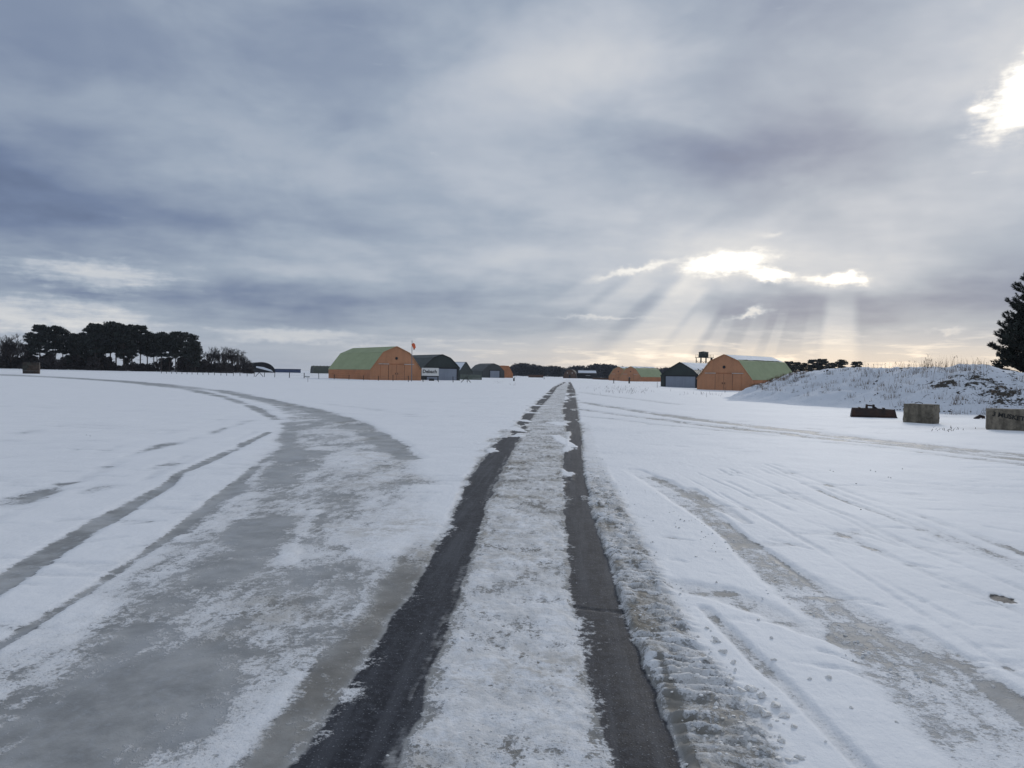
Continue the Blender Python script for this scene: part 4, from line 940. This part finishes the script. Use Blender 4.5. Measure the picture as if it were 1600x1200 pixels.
blades('field_tufts', 'sparse dead grass tufts poking through the snow right of the road', it, simple('dead_tuft', (.07, .055, .04), .9, .4), 'grass')

def lump_mesh(seed, sub=2, flat=.65):
    rd = random.Random(seed); bm = bmesh.new(); bmesh.ops.create_icosphere(bm, subdivisions=sub, radius=1.0)
    dirs = [(Vector((rd.gauss(0, 1), rd.gauss(0, 1), rd.gauss(0, 1))).normalized(), rd.uniform(.32, .70)) for _ in range(10)]
    for v in bm.verts:
        r_ = 1.0
        for d, c in dirs:
            k = v.co.dot(d)
            if k > c: r_ = min(r_, c/k*1.02)
        v.co *= r_*rd.uniform(.92, 1.08); v.co.z *= flat
    me = bpy.data.meshes.new('lump'); bm.to_mesh(me); bm.free(); return me
slush, b = newmat('slush'); co = objco(); n1 = noise(co, 2.2, 6, .65); n2 = noise(co, 9, 4, .65)
lk(cmix(sstep(n1+(n2-.5)*.4, .38, .68), (.86, .85, .84), (.66, .62, .56)), b.inputs['Base Color']); b.inputs['Roughness'].default_value = .6; bumpn(n2, .6, .004, b)
lms = [lump_mesh(s_) for s_ in range(8)]
for m_ in lms: m_.materials.append(slush); m_.name = 'slush_lump'
soilm = simple('dark_clod', (.03, .024, .018), .95, .4, 3)
def groundz(x_, y_):
    j = int(np.clip(np.searchsorted(xs, x_), 0, NX-1)); i = int(np.clip(np.searchsorted(ys, y_), 0, NY-1)); return float(Z[i, j])
def lump(px, py, size, k):
    g = gp(px, py); o = bpy.data.objects.new('slush_lump', lms[k % 8]); COL.objects.link(o); s_ = size*g.y/F
    o.location = (g.x, g.y, groundz(g.x, g.y)+s_*.12); o.rotation_euler = (random.uniform(-.3, .3), random.uniform(-.3, .3), random.uniform(0, 6.28)); o.scale = (s_, s_*random.uniform(.7, 1.0), s_*random.uniform(.7, 1.0))
    tag(o, 'dirty slush lump thrown up beside the right wheel track', 'slush lump', 'slush lumps on the berm')
k = 0
for (px, py, s_) in [(1120, 1005, 9), (1128, 1022, 8), (1108, 1043, 8), (1093, 1045, 6), (1145, 1040, 7), (1140, 1072, 9), (1155, 1085, 11), (1172, 1080, 13), (1190, 1090, 10), (1150, 1098, 8), (1118, 1108, 7), (1180, 1112, 14), (1198, 1118, 15), (1212, 1105, 11), (1228, 1122, 11), (1105, 1075, 6), (1140, 1058, 6),
                     (1190, 1158, 9), (1222, 1166, 10), (1170, 1180, 9), (1195, 1186, 12), (1215, 1195, 9), (1240, 1140, 8), (1295, 1063, 7), (1265, 1065, 5), (1185, 970, 5), (1205, 1000, 4), (1210, 1035, 5), (1250, 1190, 8), (1160, 1150, 6), (1090, 1000, 5), (1105, 985, 5), (1060, 960, 4), (975, 812, 3), (985, 835, 3), (1000, 850, 3), (965, 785, 2.5), (1330, 1110, 5), (1400, 1130, 4), (1320, 990, 4)]:
    lump(px, py, s_*1.25, k); k += 1
# uncounted crumbs and stones
def crumbs(name, label, pts, mat, cat, seed):
    base = [lump_mesh(seed+i, 1, .7) for i in range(3)]; V = []; Fq = []
    for (p, s_) in pts:
        me = random.choice(base); o = len(V); a = random.uniform(0, 6.28); ca, sa = math.cos(a), math.sin(a)
        for v in me.vertices: V.append((p[0]+(v.co.x*ca-v.co.y*sa)*s_, p[1]+(v.co.x*sa+v.co.y*ca)*s_*.8, p[2]+v.co.z*s_+s_*.05))
        Fq += [tuple(i+o for i in pl.vertices) for pl in me.polygons]
    me = bpy.data.meshes.new(name); me.from_pydata(V, [], Fq); me.update(); me.materials.append(mat); o = bpy.data.objects.new(name, me); COL.objects.link(o); tag(o, label, cat, None, 'stuff'); return o
pts = []
for i in range(420):
    py = 700+500*random.random()**.8; c = np.interp(py, [700, 800, 900, 1000, 1100, 1200], [925, 962, 1003, 1055, 1125, 1180]); wd = np.interp(py, [700, 1200], [10, 110]); px = random.gauss(c, wd*.6)
    lim = np.interp(py, [700, 800, 900, 1000, 1100, 1200], [915, 932, 960, 994, 1030, 1062])
    if px < lim: continue
    g = gp(px, py); pts.append(((g.x, g.y, groundz(g.x, g.y)), random.uniform(.006, .022)*(1.5 if random.random() < .12 else 1)))
for i in range(60):
    py = random.uniform(820, 1200); px = random.gauss(np.interp(py, [820, 1200], [820, 790]), np.interp(py, [820, 1200], [30, 90])); g = gp(px, py); pts.append(((g.x, g.y, groundz(g.x, g.y)), random.uniform(.005, .016)))
for i in range(140):
    u_ = random.random(); px = np.interp(u_, [0, .4, 1], [1000, 1150, 1500])+random.gauss(0, 22); py = np.interp(u_, [0, .4, 1], [760, 860, 1120])+random.gauss(0, 16); g = gp(px, py); pts.append(((g.x, g.y, groundz(g.x, g.y)), random.uniform(.008, .022)))
crumbs('slush_crumbs', 'small crumbs of frozen slush scattered along the wheel tracks', pts, slush, 'slush', 200)
pts = []
for i in range(240):
    px = random.uniform(1215, 1640) if random.random() < .55 else random.gauss(1540, 50); D0 = float(np.interp(px, [c[0] for c in crest], [c[1] for c in crest])); p = on_bank(px, D0-random.uniform(.5, 7.5)); pts.append((p, random.uniform(.02, .10)*(1.7 if random.random() < .1 else 1)))
for px, py in ((1297, 737), (1302, 739), (1360, 737), (1368, 739), (1388, 748), (1392, 749), (1410, 735), (135, 681), (141, 683), (1338, 757), (1345, 800)):
    g = gp(px, py); pts.append((Vector((g.x, g.y, groundz(g.x, g.y))), .022))
crumbs('soil_clods', 'dark soil clods showing through the snow on the bank', pts, soilm, 'soil', 300)

# ------------------------------------------------------------------ winter air
hm_ = bpy.data.materials.new('haze'); hm_.use_nodes = True; nt = hm_.node_tree; nt.nodes.clear()
ho = nt.nodes.new('ShaderNodeOutputMaterial'); pv = nt.nodes.new('ShaderNodeVolumePrincipled'); nt.links.new(pv.outputs[0], ho.inputs['Volume'])
pv.inputs['Color'].default_value = (.80, .87, 1.0, 1); pv.inputs['Density'].default_value = .00009; pv.inputs['Anisotropy'].default_value = .2
hz = MB().box((0, 1250, 13), (6400, 3600, 30)).build('haze', hm_); tag(hz, 'thin cold winter haze over the whole airfield', 'haze', None, 'stuff')
